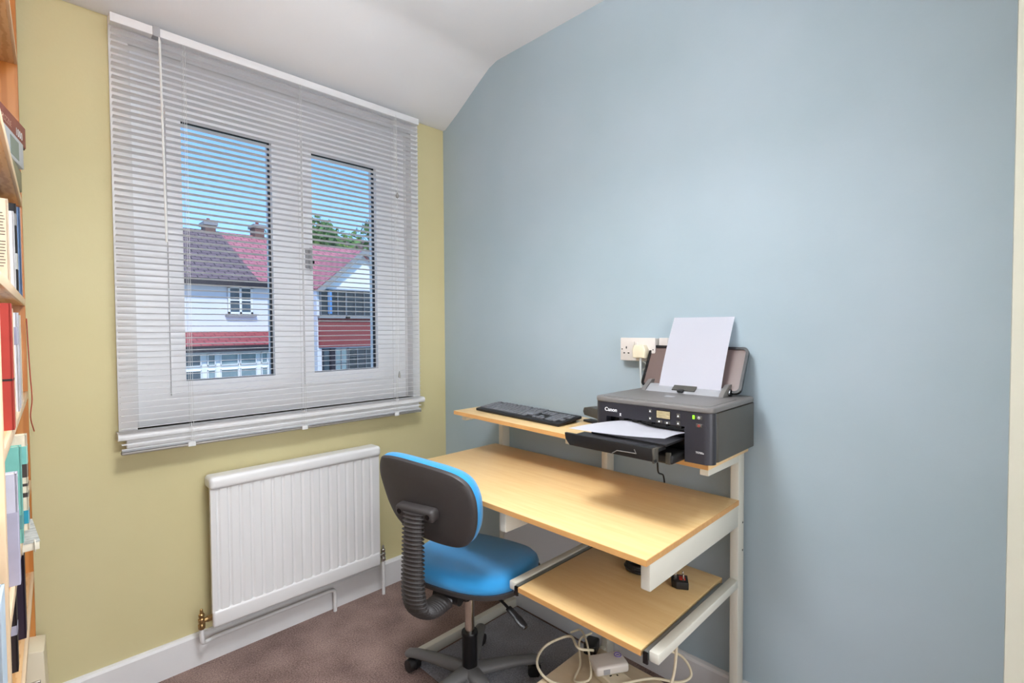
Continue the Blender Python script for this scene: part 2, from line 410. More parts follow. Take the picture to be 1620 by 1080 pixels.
# ------------------------------------------------------------------ radiator
rad = thing('radiator', 'white panel radiator on the yellow wall below the window', 'radiator', (0, 0, 0))
rx0, rx1, rz0, rz1 = -1.140, -.457, .160, .714
bm = bmesh.new()
n = 17; fl = []
pit = (rx1-rx0-.03)/n
for k in range(n):
    a = rx0+.015+k*pit
    fl += [(a, -.100), (a+pit*.16, -.095), (a+pit*.26, -.095), (a+pit*.42, -.100)]
poly = [(rx0, -.096)] + fl + [(rx1, -.096), (rx1, -.082), (rx0, -.082)]
prism(bm, poly, 'z', rz0+.055, rz1-.04)
box(bm, rx0, rx1, -.104, -.080, rz0, rz0+.062, .010, 4)
to_obj('front_panel', bm, M['radiator'], rad, smooth=True)
boxobj('back_panel', (rx0+.01, rx1-.01, -.045, -.035, rz0+.01, rz1-.03), M['radiator'], rad, .003)
bm = bmesh.new(); box(bm, rx0-.004, rx1+.004, -.110, -.030, rz1-.046, rz1, .014, 5)
to_obj('top_grille', bm, M['radiator'], rad, smooth=True)
for x in (rx0+.12, rx1-.12):
    for q in (rz0+.06, rz1-.14): boxobj('wall_bracket', (x-.02, x+.02, -.0345, -.001, q, q+.04), M['radiator'], rad)
bm = bmesh.new()
for k in range(22):
    x = rx0+.03+k*(rx1-rx0-.06)/21; box(bm, x-.008, x+.008, -.080, -.046, rz0+.03, rz1-.05)
to_obj('convector_fins', bm, M['radiator'], rad)
def valve(x, sgn, m):
    bm = bmesh.new()
    vx = x + sgn*.030; y = -.070; z = rz0+.030
    cyl(bm, (x-sgn*.004, y, z), (x+sgn*.012, y, z), .0125, seg=6); cyl(bm, (x+sgn*.010, y, z), (vx, y, z), .009)
    lathe(bm, [(.009, -.030), (.012, -.026), (.012, -.012), (.009, -.008), (.0115, .0), (.0115, .008), (.007, .012), (.010, .016), (.010, .024), (.006, .028), (.005, .042), (.002, .045)], 16, mtx=T(vx, y, z))
    to_obj('valve', bm, m, rad, smooth=True); return vx, y, z
vx, vy, vz = valve(rx0, -1, M['brass'])
bm = bmesh.new()
sweep(bm, smooth_path([(vx, vy, vz-.025), (vx, vy, vz-.06), (vx+.004, vy+.004, vz-.082), (vx+.02, vy+.018, vz-.092), (vx+.05, vy+.03, vz-.093)], 6) + [Vector((-.67, -.040, .098)), Vector((-.658, -.040, .096)), Vector((-.652, -.040, .090)), Vector((-.651, -.040, .078)), Vector((-.651, -.040, .0))], .0078, 12)
to_obj('pipe', bm, M['radiator'], rad, smooth=True)
vx, vy, vz = valve(rx1, 1, M['nickel'])
bm = bmesh.new(); sweep(bm, [(vx, vy, vz-.026), (vx, vy, .10), (vx+.001, vy+.002, 0)], .0078, 12)
to_obj('pipe', bm, M['radiator'], rad, smooth=True)

# ------------------------------------------------------------------ desk
desk = thing('computer_desk', 'beech topped computer desk on cream steel frames against the blue wall', 'desk', (0, 0, 0))
PX0, PX1 = -.070, -.024
FR = {'R': (-1.556, -1.530), 'M': (-1.078, -1.052), 'L': (-.514, -.488)}
DT = .719
bm = bmesh.new(); box(bm, -.620, -.070, -1.556, -.466, DT-.016, DT, .0015)
dt = to_obj('desktop', bm, M['beech'], desk, smooth=True)
boxobj('edge_strip', (-.6215, -.6195, -1.5565, -.466, DT-.0155, DT-.001), M['beech_edge'], desk)
boxobj('edge_strip', (-.620, -.070, -1.5575, -1.5555, DT-.0155, DT-.001), M['beech_edge'], desk)
SHZ = lambda y: .878 + (y+1.556)/(1.556-.48)*.022
for k, (a, b) in FR.items():
    top = SHZ((a+b)/2)-.017
    boxobj('post', (PX0, PX1, a, b, 0, top), M['metal_cream'], desk, .003)
for k in 'RML':
    a, b = FR[k]
    boxobj('support_arm', (-.602, PX0+.001, a, b, DT-.083, DT-.0165), M['metal_cream'], desk, .004)
# feet
boxobj('foot', (-.622, -.024, -.590, -.562, 0, .038), M['metal_cream'], desk, .003)
boxobj('foot_link', (PX0, PX1, -.5615, -.49, .004, .034), M['metal_cream'], desk, .002)
boxobj('foot', (-.50, -.068, -1.072, -1.050, 0, .036), M['metal_cream'], desk, .003)
# back panel
boxobj('back_panel', (-.064, -.050, -1.0525, -.514, .006, .62), M['panel'], desk, .002)
# holes on the right post
for z in (.640, .553):
    bm = bmesh.new(); cyl(bm, (-.036, -1.5565, z), (-.036, -1.5545, z), .0032, seg=12); to_obj('bolt_hole', bm, M['dark'], desk)
# raised shelf, sagging slightly to the right
sh = bpy.data.objects.new('raised_shelf', None); C.objects.link(sh); sh.parent = desk
ang = math.atan2(.022, 1.556-.48)
sh.location = (0, -1.566, .878); sh.rotation_euler = (ang, 0, 0)
bm = bmesh.new(); box(bm, -.312, -.020, 0, 1.098, -.016, 0, .0015); to_obj('shelf_board', bm, M['beech'], sh, smooth=True)
boxobj('edge_strip', (-.3135, -.3115, 0, 1.098, -.0155, -.001), M['beech_edge'], sh)
for y in (.010, .488, 1.052):
    bm = bmesh.new(); prism(bm, [(-.285, -.0165), (-.285, -.040), (-.03, -.044), (-.03, -.0165)], 'y', y, y+.026, .002)
    to_obj('shelf_bracket', bm, M['metal_cream'], sh)
# pull-out tray
TZ = .468
tr = bpy.data.objects.new('sliding_tray', None); C.objects.link(tr); tr.parent = desk
bm = bmesh.new(); box(bm, -.570, -.085, -1.5135, -1.098, TZ-.016, TZ, .0015); to_obj('tray_board', bm, M['beech'], tr, smooth=True)
boxobj('edge_strip', (-.5715, -.5695, -1.5135, -1.098, TZ-.0155, TZ-.001), M['beech_edge'], tr)
for a, b, s in ((-1.556, -1.530, -1), (-1.078, -1.052, 1)):
    boxobj('tray_rail', (-.562, PX0+.001, a, b, TZ-.024, TZ+.002), M['metal_cream'], desk, .003)
for y0 in (-1.5285, -1.0915):
    ru = boxobj('runner', (-.565, -.12, y0, y0+.010, TZ-.026, TZ-.001), M['runner'], tr, .001)
    boxobj('runner_cap', (-.571, -.565, y0-.003, y0+.010, TZ-.030, TZ-.002), M['dark'], ru, .001)
# low shelf near the floor
LZ = .118
bm = bmesh.new(); box(bm, -.500, -.190, -1.530, -1.085, LZ-.016, LZ, .002); to_obj('low_shelf', bm, M['pale_wood'], desk, smooth=True)
boxobj('low_shelf_rail', (-.215, -.192, -1.530, -1.052, LZ-.042, LZ-.0165), M['panel'], desk, .002)
boxobj('low_shelf_rail', (-.215, -.07, -1.552, -1.530, LZ-.042, LZ-.0165), M['panel'], desk, .002)

# ------------------------------------------------------------------ rug offcut
bm = bmesh.new()
nx, ny = 14, 26; G = {}
for i in range(nx+1):
    for j in range(ny+1):
        x = -.603 + (.603-.072)*i/nx; y = -1.010 + (1.010-.600)*j/ny
        wob = .010*math.sin(x*22)*(1-j/ny)
        lift = .012*max(0, 1-j/4.0)*(0.5+.5*math.sin(x*16+1)) + .006 + .0012*math.sin(x*9+y*7)
        G[i, j] = bm.verts.new((x, y+wob, lift))
for i in range(nx):
    for j in range(ny): bm.faces.new((G[i, j], G[i+1, j], G[i+1, j+1], G[i, j+1]))
bmesh.ops.solidify(bm, geom=bm.faces[:], thickness=.005)
rug = thing('floor_mat', 'grey carpet offcut lying under the desk and chair base', 'rug')
to_obj('pile', bm, M['rug'], rug, smooth=True)
bm = bmesh.new()
sweep(bm, [(-.603+.531*i/28, -1.012+.010*math.sin((-.603+.531*i/28)*22), .0045+.012*(0.5+.5*math.sin((-.603+.531*i/28)*16+1))+.0016) for i in range(29)], .0035, 6)
to_obj('gap_strip', bm, M['rug_edge'], rug, smooth=True)  # black strip drawn in for the dark gap under the curled edge

# ------------------------------------------------------------------ office chair
CH = R(15)
chair = thing('office_chair', 'blue fabric swivel office chair with ribbed black back spine', 'chair', (-.533, -.824, 0), (0, 0, CH))
# local: +x is forward
def cushion(prof, sx, sy, cx, cy, pw, seg=48, mtx=None, bm=None):
    """rounded superellipse cushion; prof = (scale, z) rings from bottom to top"""
    own = bm is None
    bm = bm or bmesh.new(); rings = []
    for s, z in prof:
        ring = []
        for k in range(seg):
            a = 2*PI*k/seg; ca, sa = math.cos(a), math.sin(a)
            x = cx + sx*s*abs(ca)**(2/pw)*(1 if ca >= 0 else -1); y = cy + sy*s*abs(sa)**(2/pw)*(1 if sa >= 0 else -1)
            ring.append(bm.verts.new((x, y, z(x-cx, y-cy) if callable(z) else z)))
        rings.append(ring)
    for a, b in zip(rings[:-1], rings[1:]):
        for k in range(seg): bm.faces.new((a[k], a[(k+1) % seg], b[(k+1) % seg], b[k]))
    bm.faces.new(rings[0][::-1]); bm.faces.new(rings[-1])
    if mtx is not None: bmesh.ops.transform(bm, matrix=mtx, verts=[v for r in rings for v in r])
    return bm
def wfall(z):      # front edge of the seat falls away a little, back rises
    return lambda x, y: z - .030*max(0, (x-.06)/.15)**2 + .012*max(0, (-x-.08)/.12)
seat = bpy.data.objects.new('seat', None); C.objects.link(seat); seat.parent = chair
SCX = .030
bm = cushion([(.90, wfall(.398)), (.99, wfall(.404)), (1.0, wfall(.414)), (1.0, wfall(.418))], .205, .222, SCX, 0, 2.7)
to_obj('seat_shell', bm, M['chair_black'], seat, smooth=True)
bm = cushion([(.97, wfall(.418)), (.985, wfall(.424)), (.99, wfall(.437)), (.965, wfall(.452)), (.90, wfall(.464)), (.78, wfall(.4705)), (.6, wfall(.473)), (.3, wfall(.474)), (.05, wfall(.474))], .203, .219, SCX, 0, 2.7)
to_obj('seat_cushion', bm, M['blue_fabric'], seat, smooth=True)
# backrest : plate outline in (u right, v up) measured about the mounting bar
OUT = [(-.152, .132), (-.128, .141), (-.085, .143), (-.03, .140), (.03, .134), (.09, .126), (.135, .114), (.166, .092), (.182, .055), (.184, .010), (.176, -.038), (.156, -.080), (.124, -.104), (.075, -.108), (.005, -.102), (-.06, -.088), (-.106, -.058), (-.134, -.014), (-.152, .040), (-.162, .090)]
def outline_ring(bm, sc, w_, seg=80, cu=.010, cv=.015):
    n_ = len(OUT); ring = []
    P = [Vector((u, v, 0)) for u, v in OUT]
    per = []
    for i in range(n_):
        a, b, c, d = P[(i-1) % n_], P[i], P[(i+1) % n_], P[(i+2) % n_]
        for k in range(4):
            t = k/4; per.append(.5*((2*b)+(c-a)*t+(2*a-5*b+4*c-d)*t*t+(3*b-a-3*c+d)*t**3))
    for p in per:
        u = cu+(p.x-cu)*sc; v = cv+(p.y-cv)*sc
        wz = w_ + .35*(u-cu)**2 + .15*(v-cv)**2      # slight wrap toward the sitter
        ring.append(bm.verts.new((wz, -u, v)))
    return ring
def stack(bm, rings):
    for a, b in zip(rings[:-1], rings[1:]):
        for k in range(len(a)): bm.faces.new((a[k], a[(k+1) % len(a)], b[(k+1) % len(a)], b[k]))
    bm.faces.new(rings[0][::-1]); bm.faces.new(rings[-1]); bmesh.ops.recalc_face_normals(bm, faces=bm.faces[:])
back = bpy.data.objects.new('backrest', None); C.objects.link(back); back.parent = chair
back.location = (-.240, .010, .702); back.scale = (1, 1.05, 1.03); back.rotation_euler = (0, R(-9), 0)
bm = bmesh.new(); stack(bm, [outline_ring(bm, s, w_) for s, w_ in ((.05, .0), (.5, .0), (.90, .001), (.975, .004), (1.0, .010), (1.0, .016))])
to_obj('back_shell', bm, M['chair_black'], back, smooth=True)
bm = bmesh.new(); stack(bm, [outline_ring(bm, s, w_) for s, w_ in ((.97, .016), (1.0, .022), (1.005, .034), (.985, .048), (.93, .060), (.82, .067), (.6, .070), (.2, .071))])
to_obj('back_cushion', bm, M['blue_fabric'], back, smooth=True)
bm = bmesh.new(); box(bm, -.034, .004, -.070, .070, -.020, .018, .012, 4)
mb = to_obj('mounting_bar', bm, M['chair_black'], back, smooth=True)
for y in (-.052, .052):
    bm = bmesh.new(); cyl(bm, (-.0355, y, 0), (-.030, y, 0), .0075, seg=20); to_obj('screw_recess', bm, M['dark'], mb)
# ribbed spine (bellows)
pth = smooth_path([(-.272, .008, .700), (-.276, .008, .66), (-.280, .006, .58), (-.284, .004, .50), (-.282, .002, .45), (-.268, 0, .412), (-.236, 0, .386), (-.194, 0, .377), (-.155, 0, .378)], 24)
L = [0]
for a, b in zip(pth[:-1], pth[1:]): L.append(L[-1]+(b-a).length)
pp, rr, r2 = [], [], []
tot = L[-1]; nr = 34; samp = nr*6; j = 0
for i in range(samp+1):
    d = tot*i/samp
    while j < len(L)-2 and L[j+1] < d: j += 1
    t = (d-L[j])/max(1e-9, L[j+1]-L[j]); pp.append(pth[j].lerp(pth[j+1], t))
    ph = (i % 6)/6; k = 1.0 if ph in (0,) else (1-.22*math.sin(PI*ph)**.6)
    grow = 1.0 + .12*min(1, d/.25)
    rr.append(.040*k*grow); r2.append(.019*k*grow)
bm = bmesh.new(); sweep(bm, pp, rr, 20, ry=r2); to_obj('back_spine', bm, M['chair_black'], chair, smooth=False)
boxobj('spine_bracket', (-.19, -.06, -.030, .030, .372, .384), M['printer_grey'], chair, .004)
boxobj('mechanism', (-.11, .09, -.07, .07, .366, .400), M['black'], chair, .010)
bm = bmesh.new(); cyl(bm, (-.12, -.05, .378), (-.12, .05, .378), .018); to_obj('tension_knob', bm, M['black'], chair, smooth=True)
bm = bmesh.new(); sweep(bm, smooth_path([(-.03, -.06, .385), (-.045, -.15, .372), (-.055, -.195, .356)], 6), .0045, 8)
lev = to_obj('lever', bm, M['black'], chair, smooth=True)
bm = bmesh.new(); sweep(bm, smooth_path([(-.053, -.188, .359), (-.060, -.215, .348), (-.070, -.250, .332), (-.073, -.262, .327)], 5), [.007+.006*math.sin(PI*min(1, .25+i/20)) + (.003 if i > 6 else 0) for i in range(16)], 12, ry=[.006]*16)
to_obj('lever_paddle', bm, M['black'], lev, smooth=True)
bm = bmesh.new(); cyl(bm, (0, 0, .16), (0, 0, .37), .0165); to_obj('gas_lift', bm, M['chrome'], chair, smooth=True)
bm = bmesh.new(); lathe(bm, [(.016, .200), (.027, .200), (.0285, .197), (.0285, .190), (.0265, .186), (.0265, .050), (.02, .046)], 32); to_obj('lift_sleeve', bm, M['sleeve'], chair, smooth=True)
base = bpy.data.objects.new('star_base', None); C.objects.link(base); base.parent = chair; base.rotation_euler = (0, 0, -CH)
bm = bmesh.new(); lathe(bm, [(.030, .040), (.052, .046), (.052, .062), (.040, .074), (.030, .080), (.0275, .080)], 32); to_obj('hub', bm, M['base_black'], base, smooth=True)
RL = .245
for k in range(5):
    a = R(112+72*k); ca, sa = math.cos(a), math.sin(a)
    bm = bmesh.new()
    pts = [(ca*r, sa*r, z) for r, z in ((.02, .062), (.06, .063), (.12, .066), (.18, .066), (.225, .063), (RL+.008, .058), (RL+.018, .054))]
    sweep(bm, pts, [.030, .027, .024, .022, .021, .020, .012], 16, ry=[.020, .020, .018, .016, .015, .014, .008])
    leg = to_obj('leg', bm, M['base_black'], base, smooth=True)
    bm = bmesh.new()
    ph = a + R(70)
    cxp, cyp = ca*RL, sa*RL
    ax = Vector((math.cos(ph), math.sin(ph), 0)); c0 = Vector((cxp, cyp, .0235)) + Vector((-ax.y, ax.x, 0))*.012
    for s in (-1, 1):
        cyl(bm, c0+ax*s*.006, c0+ax*s*.022, .0232, .0215, seg=28)
    cyl(bm, c0-ax*.006, c0+ax*.006, .010)
    cyl(bm, (cxp, cyp, .03), (cxp, cyp, .056), .006)
    mm = Matrix.Translation(c0) @ ax.to_track_quat('Z', 'Y').to_matrix().to_4x4()
    v = bmesh.ops.create_cone(bm, cap_ends=True, segments=24, radius1=.019, radius2=.019, depth=.018, matrix=mm @ T(0, 0, 0))['verts']
    to_obj('castor', bm, M['black'], leg, smooth=True)

# ------------------------------------------------------------------ printer
PR = thing('printer', 'black inkjet printer on the right end of the raised shelf', 'printer', (-.045, -1.410, .8835))
# local: front is -x; body x -.315..0, y -.185..+.185, z 0..0.158
def P(name, b, m, bev=.0, parent=PR, seg=3): return boxobj(name, b, m, parent, bev, seg)
bm = bmesh.new()
prism(bm, roundrect(-.285, 0, -.185, .185, .018), 'z', .006, .138, .002)
to_obj('housing', bm, M['printer_body'], PR, smooth=True)
# front fascia with an opening for the paper path
bm = bmesh.new()
fo = roundrect(-.312, -.20, -.1845, .1845, .030)
# fascia blocks around the output slot (slot y -.115..+.165, z .0..+.098)
def fas(y0, y1, z0, z1, rl=0, rr_=0):
    prism(bm, [p for p in ([( -.286, y0), (-.312+(.024 if rr_ else 0), y0)] + ([] if not rr_ else [(-.312+.024*(1-math.sin(R(t))), y0+.024*(1-math.cos(R(t)))) for t in (15, 30, 45, 60, 75, 90)]) +
          ([] if not rl else [(-.312+.024*(1-math.sin(R(t))), y1-.024*(1-math.cos(R(t)))) for t in (90, 75, 60, 45, 30, 15)]) + [(-.312+(.024 if rl else 0), y1), (-.286, y1)])], 'z', z0, z1)
fas(-.1848, -.110, .004, .140, rr_=1); fas(.140, .1848, .004, .140, rl=1); fas(-.110, .140, .098, .140)
to_obj('front_panel', bm, M['printer_front'], PR, smooth=True)
P('paper_slot', (-.288, -.284, -.110, .140, .012, .098), M['dark'])
for k in range(5):
    y = -.095+k*.045; boxobj('roller_guide', (-.300, -.286, y, y+.018, .088, .098), M['black'], PR)
# top lid: recessed panel with raised rounded rim
bm = bmesh.new(); prism(bm, roundrect(-.315, .001, -.186, .186, .026), 'z', .140, .155, .004, 3); to_obj('top_cover', bm, M['printer_top'], PR, smooth=True)
bm = bmesh.new(); prism(bm, roundrect(-.298, -.095, -.170, .170, .018), 'z', .1545, .1565, .001); to_obj('lid_panel', bm, M['printer_top'], PR, smooth=True)
bm = bmesh.new(); prism(bm, roundrect(-.195, -.170, -.014, .014, .006), 'z', .1565, .157); to_obj('lid_mark', bm, M['printer_grey'], PR)
# rear feeder
fd = bpy.data.objects.new('rear_feeder', None); C.objects.link(fd); fd.parent = PR; fd.location = (-.075, .008, .156)
bm = bmesh.new(); prism(bm, [(-.025, 0), (.045, .0), (.045, .020), (.008, .022), (-.020, .004)], 'y', -.122, .122, .001); to_obj('feeder_slope', bm, M['printer_grey'], fd, smooth=True)
for s in (-1, 1):
    bm = bmesh.new(); prism(bm, [(-.028, 0), (.048, .0), (.048, .034), (.018, .034), (-.020, .010)], 'y', s*.122, s*.136, .001); to_obj('feeder_end', bm, M['printer_top'], fd, smooth=True)
mt = Matrix.Translation((-.006, -.005, .0145)) @ Matrix.Rotation(R(-33), 4, 'Y')
bm = bmesh.new(); box(bm, -.012, .012, -.038, .038, -.001, .003, .001, mtx=mt); to_obj('paper_guide', bm, M['printer_body'], fd)
mt2 = Matrix.Translation((-.021, 0, .006)) @ Matrix.Rotation(R(-33), 4, 'Y')
bm = bmesh.new(); box(bm, -.006, .006, -.010, .010, 0, .006, .002, mtx=mt2); to_obj('guide_knob', bm, M['black'], fd, smooth=True)
tray = bpy.data.objects.new('tray_cover', None); C.objects.link(tray); tray.parent = PR; tray.location = (-.050, .008, .163); tray.rotation_euler = (0, R(28), 0)
bm = bmesh.new()
ro = roundrect(-.168, .168, 0, .155, .018); ri = roundrect(-.160, .160, .008, .147, .012)
# rim (frame) + inner sheet, built in the y/z plane
A = [bm.verts.new((-.006, y, z)) for y, z in ro]; B = [bm.verts.new((-.006, y, z)) for y, z in ri]
A2 = [bm.verts.new((.005, y, z)) for y, z in ro]; B2 = [bm.verts.new((.005, y, z)) for y, z in ri]
n = len(A)
for k in range(n):
    q = (k+1) % n
    bm.faces.new((A[k], A[q], B[q], B[k])); bm.faces.new((A2[q], A2[k], B2[k], B2[q])); bm.faces.new((A[q], A[k], A2[k], A2[q])); bm.faces.new((B[k], B[q], B2[q], B2[k]))
bmesh.ops.recalc_face_normals(bm, faces=bm.faces[:]); to_obj('cover_rim', bm, M['dark'], tray, smooth=True)
bm = bmesh.new(); prism(bm, ri, 'x', -.001, .004); to_obj('cover_sheet', bm, M['smoke'], tray)
for s in (-1, 1): boxobj('hinge', (-.014, .006, s*.132-.010, s*.132+.010, -.010, .010), M['dark'], tray, .002)
# output cassette and trays
bm = bmesh.new(); box(bm, -.372, -.286, -.105, .135, .004, .030, .006, 3); to_obj('cassette', bm, M['tray_black'], PR, smooth=True)
boxobj('cassette_rib', (-.374, -.366, -.100, -.086, .004, .036), M['printer_body'], PR, .002)
ot = bpy.data.objects.new('output_tray', None); C.objects.link(ot); ot.parent = PR; ot.location = (-.29, .015, .062); ot.rotation_euler = (0, R(-1), 0)
bm = bmesh.new(); box(bm, -.110, .0, -.118, .118, -.003, .003, .001); to_obj('tray_plate', bm, M['tray_black'], ot)
bm = bmesh.new()
prism(bm, [(-.112, -.006), (-.120, -.030), (.150, -.030), (.165, -.014), (.168, .004), (-.112, .004)], 'x', -.172, -.160, .002)
box(bm, -.165, -.100, -.112, .150, -.012, -.002, .002)
to_obj('tray_extension', bm, M['tray_black'], ot, smooth=True)
bm = bmesh.new(); sweep(bm, [(-.1735, -.062, -.006), (-.1735, -.068, -.016), (-.1735, -.010, -.018), (-.1735, .005, -.028)], .0014, 6); to_obj('tray_latch', bm, M['printer_top'], ot)
boxobj('tray_end_stop', (-.172, -.150, -.118, -.111, -.034, .004), M['printer_body'], ot, .002)
# controls
FX = -.3125
def fpt(y, z, dx=0): return (FX+dx, y, z)
text_obj('brand_lettering', 'Canon', .0155, M['white_ink'], PR, T(FX, .124, .118) @ FACE_NX, bold=True, sx=1.05)
text_obj('model_lettering', 'TS705a', .0068, M['white_ink'], PR, T(FX, -.152, .034) @ FACE_NX, sx=1.1)
bm = bmesh.new()
box(bm, FX-.0004, FX+.001, .087, .094, .103, .104); lathe(bm, [(.0028, 0), (.0028, .0004)], 12, mtx=T(FX, .0905, .109) @ Matrix.Rotation(R(-90), 4, 'Y')); box(bm, FX-.0004, FX+.001, .089, .092, .104, .108)
to_obj('network_symbol', bm, M['white_ink'], PR)
scr = boxobj('display', (FX-.0008, FX+.001, -.070, -.026, .111, .135), M['dark'], PR, .0006)
M['lcd'] = mat('display glow', srgb(150, 140, 110), .3, emit=srgb(176, 150, 110), estr=.35, var=.35, vscale=90, stretch=(1, 1, 3))
boxobj('display_glass', (FX-.0012, FX-.0007, -.068, -.028, .113, .133), M['lcd'], scr)
def button(y, z, wy, wz, sym, m=M['printer_body'], ink=M['white_ink']):
    b = boxobj('button', (FX-.0016, FX+.001, y-wy/2, y+wy/2, z-wz/2, z+wz/2), m, PR, .0012, seg=2)
    bm = bmesh.new()
    if sym == 'dot': lathe(bm, [(.0024, 0), (.0024, .0004)], 14, mtx=T(FX-.0016, y, z) @ Matrix.Rotation(R(-90), 4, 'Y'))
    elif sym == 'ring':
        sweep(bm, [(FX-.0018, y+.0028*math.cos(t*PI/8), z+.0028*math.sin(t*PI/8)) for t in range(17)], .0005, 6); box(bm, FX-.0021, FX-.0016, y-.0004, y+.0004, z, z+.0035)
    else:
        prism(bm, [(y-.0028, z-.0025), (y+.0028, z-.0025), (y, z+.003)], 'x', FX-.0021, FX-.0015)
    to_obj('button_symbol', bm, ink, b)
button(-.008, .129, .010, .010, 'tri'); button(-.008, .108, .010, .010, 'dot')
button(-.092, .125, .011, .012, 'tri'); button(-.092, .105, .011, .012, 'tri')
button(-.036, .103, .018, .007, 'dot'); button(-.060, .102, .018, .007, 'dot')
button(-.150, .127, .017, .010, 'ring'); button(-.150, .106, .017, .010, 'ring', M['printer_body'], M['red'])
boxobj('status_light', (FX-.0012, FX+.001, -.138, -.132, .122, .132), M['green_led'], PR, .0008)
for x, y in ((-.27, -.16), (-.27, .16), (-.03, -.16), (-.03, .16)):
    bm = bmesh.new(); cyl(bm, (x, y, -.001), (x, y, .008), .010, seg=16); to_obj('foot', bm, M['dark'], PR)

# paper in the rear feeder: a sheet with a gentle curve
def sheet(name, prof, y0, y1, label, group=None, th=.0006, skew=0):
    """prof: (x,z) profile swept from y0 to y1"""
    bm = bmesh.new(); ny = 8; rows = []
    for k in range(ny+1):
        y = y0+(y1-y0)*k/ny
        rows.append([bm.verts.new((x+skew*(k/ny)*0, y, z + (skew*(k/ny-.5)*i/len(prof)))) for i, (x, z) in enumerate(prof)])
    for a, b in zip(rows[:-1], rows[1:]):
        for i in range(len(prof)-1): bm.faces.new((a[i], a[i+1], b[i+1], b[i]))
    bmesh.ops.solidify(bm, geom=bm.faces[:], thickness=th)
    return tag(to_obj(name, bm, M['paper'], smooth=True), label, 'paper', group)
pf = [(-.122+.080*t+.028*t*t, 1.050+.232*t) for t in [i/14 for i in range(15)]]
sheet('paper_sheet', pf, -1.520, -1.316, 'blank white sheet standing upright in the printer rear feeder')
bm = bmesh.new(); rows = []
FL, FR_, BL, BR = Vector((-.492, -1.228, .957)), Vector((-.430, -1.500, .958)), Vector((-.334, -1.300, .962)), Vector((-.334, -1.520, .962))
for k in range(17):
    t = k/16; row = []
    for i in range(15):
        s_ = i/14
        p = (BR.lerp(BL, t)).lerp(FR_.lerp(FL, t), s_)
        p.z += .012*math.exp(-((t-.80)/.22)**2)*(1-s_)**1.2 - .004*math.sin(PI*t)*s_ + .003*math.sin(PI*s_)
        row.append(bm.verts.new(p))
    rows.append(row)
for a, b in zip(rows[:-1], rows[1:]):
    for i in range(14): bm.faces.new((a[i], a[i+1], b[i+1], b[i]))
bmesh.ops.solidify(bm, geom=bm.faces[:], thickness=.0008)
tag(to_obj('paper_sheet', bm, M['paper'], smooth=True), 'blank white sheet lying in the printer output tray', 'paper')

# cable hanging below the printer tray
def cable(name, pts, r, m, label, group=None, n=8, seg=8):
    bm = bmesh.new(); sweep(bm, smooth_path(pts, n), r, seg)
    return tag(to_obj(name, bm, m, smooth=True), label, 'cable', group)
cable('power_cable', [(-.075, -1.30, .895), (-.110, -1.31, .865), (-.14, -1.32, .84), (-.145, -1.325, .80), (-.12, -1.315, .765), (-.060, -1.30, .74), (-.048, -1.30, .70)], .0028, M['cable_black'], 'thin black cable dangling under the printer behind the desktop')

# ------------------------------------------------------------------ keyboard
kb = thing('keyboard', 'black full size keyboard on the left of the raised shelf', 'keyboard', (-.176, -.758, SHZ(-.758)+.0045), (ang, R(0), R(0)))
kb.rotation_euler = (ang*1.0, R(-4.5), R(0))
# local: user side -x; length along y, left end = +y
bm = bmesh.new(); prism(bm, roundrect(-.068, .076, -.228, .228, .006), 'z', .002, .012, .002); to_obj('case', bm, M['kb_body'], kb, smooth=True)
U = .0193; yl = .222
def row_keys(xc, widths, y_start, dx=.0158):
    y = y_start
    for wv in widths:
        if wv > 0:
            bm = bmesh.new(); box(bm, xc-dx/2, xc+dx/2, y-wv*U+.0020, y-.0020, .0115, .0168, .0012, 2)
            to_obj('key', bm, M['key'], kb, smooth=True)
        y -= abs(wv)*U
U = .01945
g = -.35
r6 = [1, -1, 1, 1, 1, 1, -.5, 1, 1, 1, 1, -.5, 1, 1, 1, 1]
row_keys(.061, r6, yl)
row_keys(.039, [1]*13+[2, g, 1, 1, 1, g, 1, 1, 1, 1], yl)
row_keys(.0195, [1.5]+[1]*12+[1.5, g, 1, 1, 1, g, 1, 1, 1, 1], yl)
row_keys(.000, [1.75]+[1]*11+[2.25, g, -3, g, 1, 1, 1], yl)
row_keys(-.0195, [2.25]+[1]*10+[2.75, g, -1, 1, -1, g, 1, 1, 1, 1], yl)
row_keys(-.039, [1.5, 1, 1.25, 6.25, 1.25, 1.25, 1.25, -1.25, g, 1, 1, 1, g, 2, 1], yl)
bm = bmesh.new()
for s in (-1, 1): box(bm, .040, .062, s*.19-.02, s*.19+.02, -.0095, .003, .002)
to_obj('tilt_foot', bm, M['dark'], kb)

# stapler-like black gadget half hidden behind the printer
st = thing('stapler', 'small black stapler half hidden behind the left side of the printer', 'stapler', (-.085, -1.005, SHZ(-1.005)), (0, 0, R(-14)))
boxobj('base_plate', (-.012, .028, -.13, .02, 0, .009), M['black'], st, .003)
bm = bmesh.new(); prism(bm, [(-.13, .016), (.014, .026), (.022, .040), (.016, .055), (-.02, .062), (-.13, .052)], 'x', -.012, .026, .004); to_obj('upper_arm', bm, M['printer_body'], st, smooth=True)
boxobj('hinge_block', (-.008, .022, -.125, -.085, .007, .03), M['black'], st, .002)

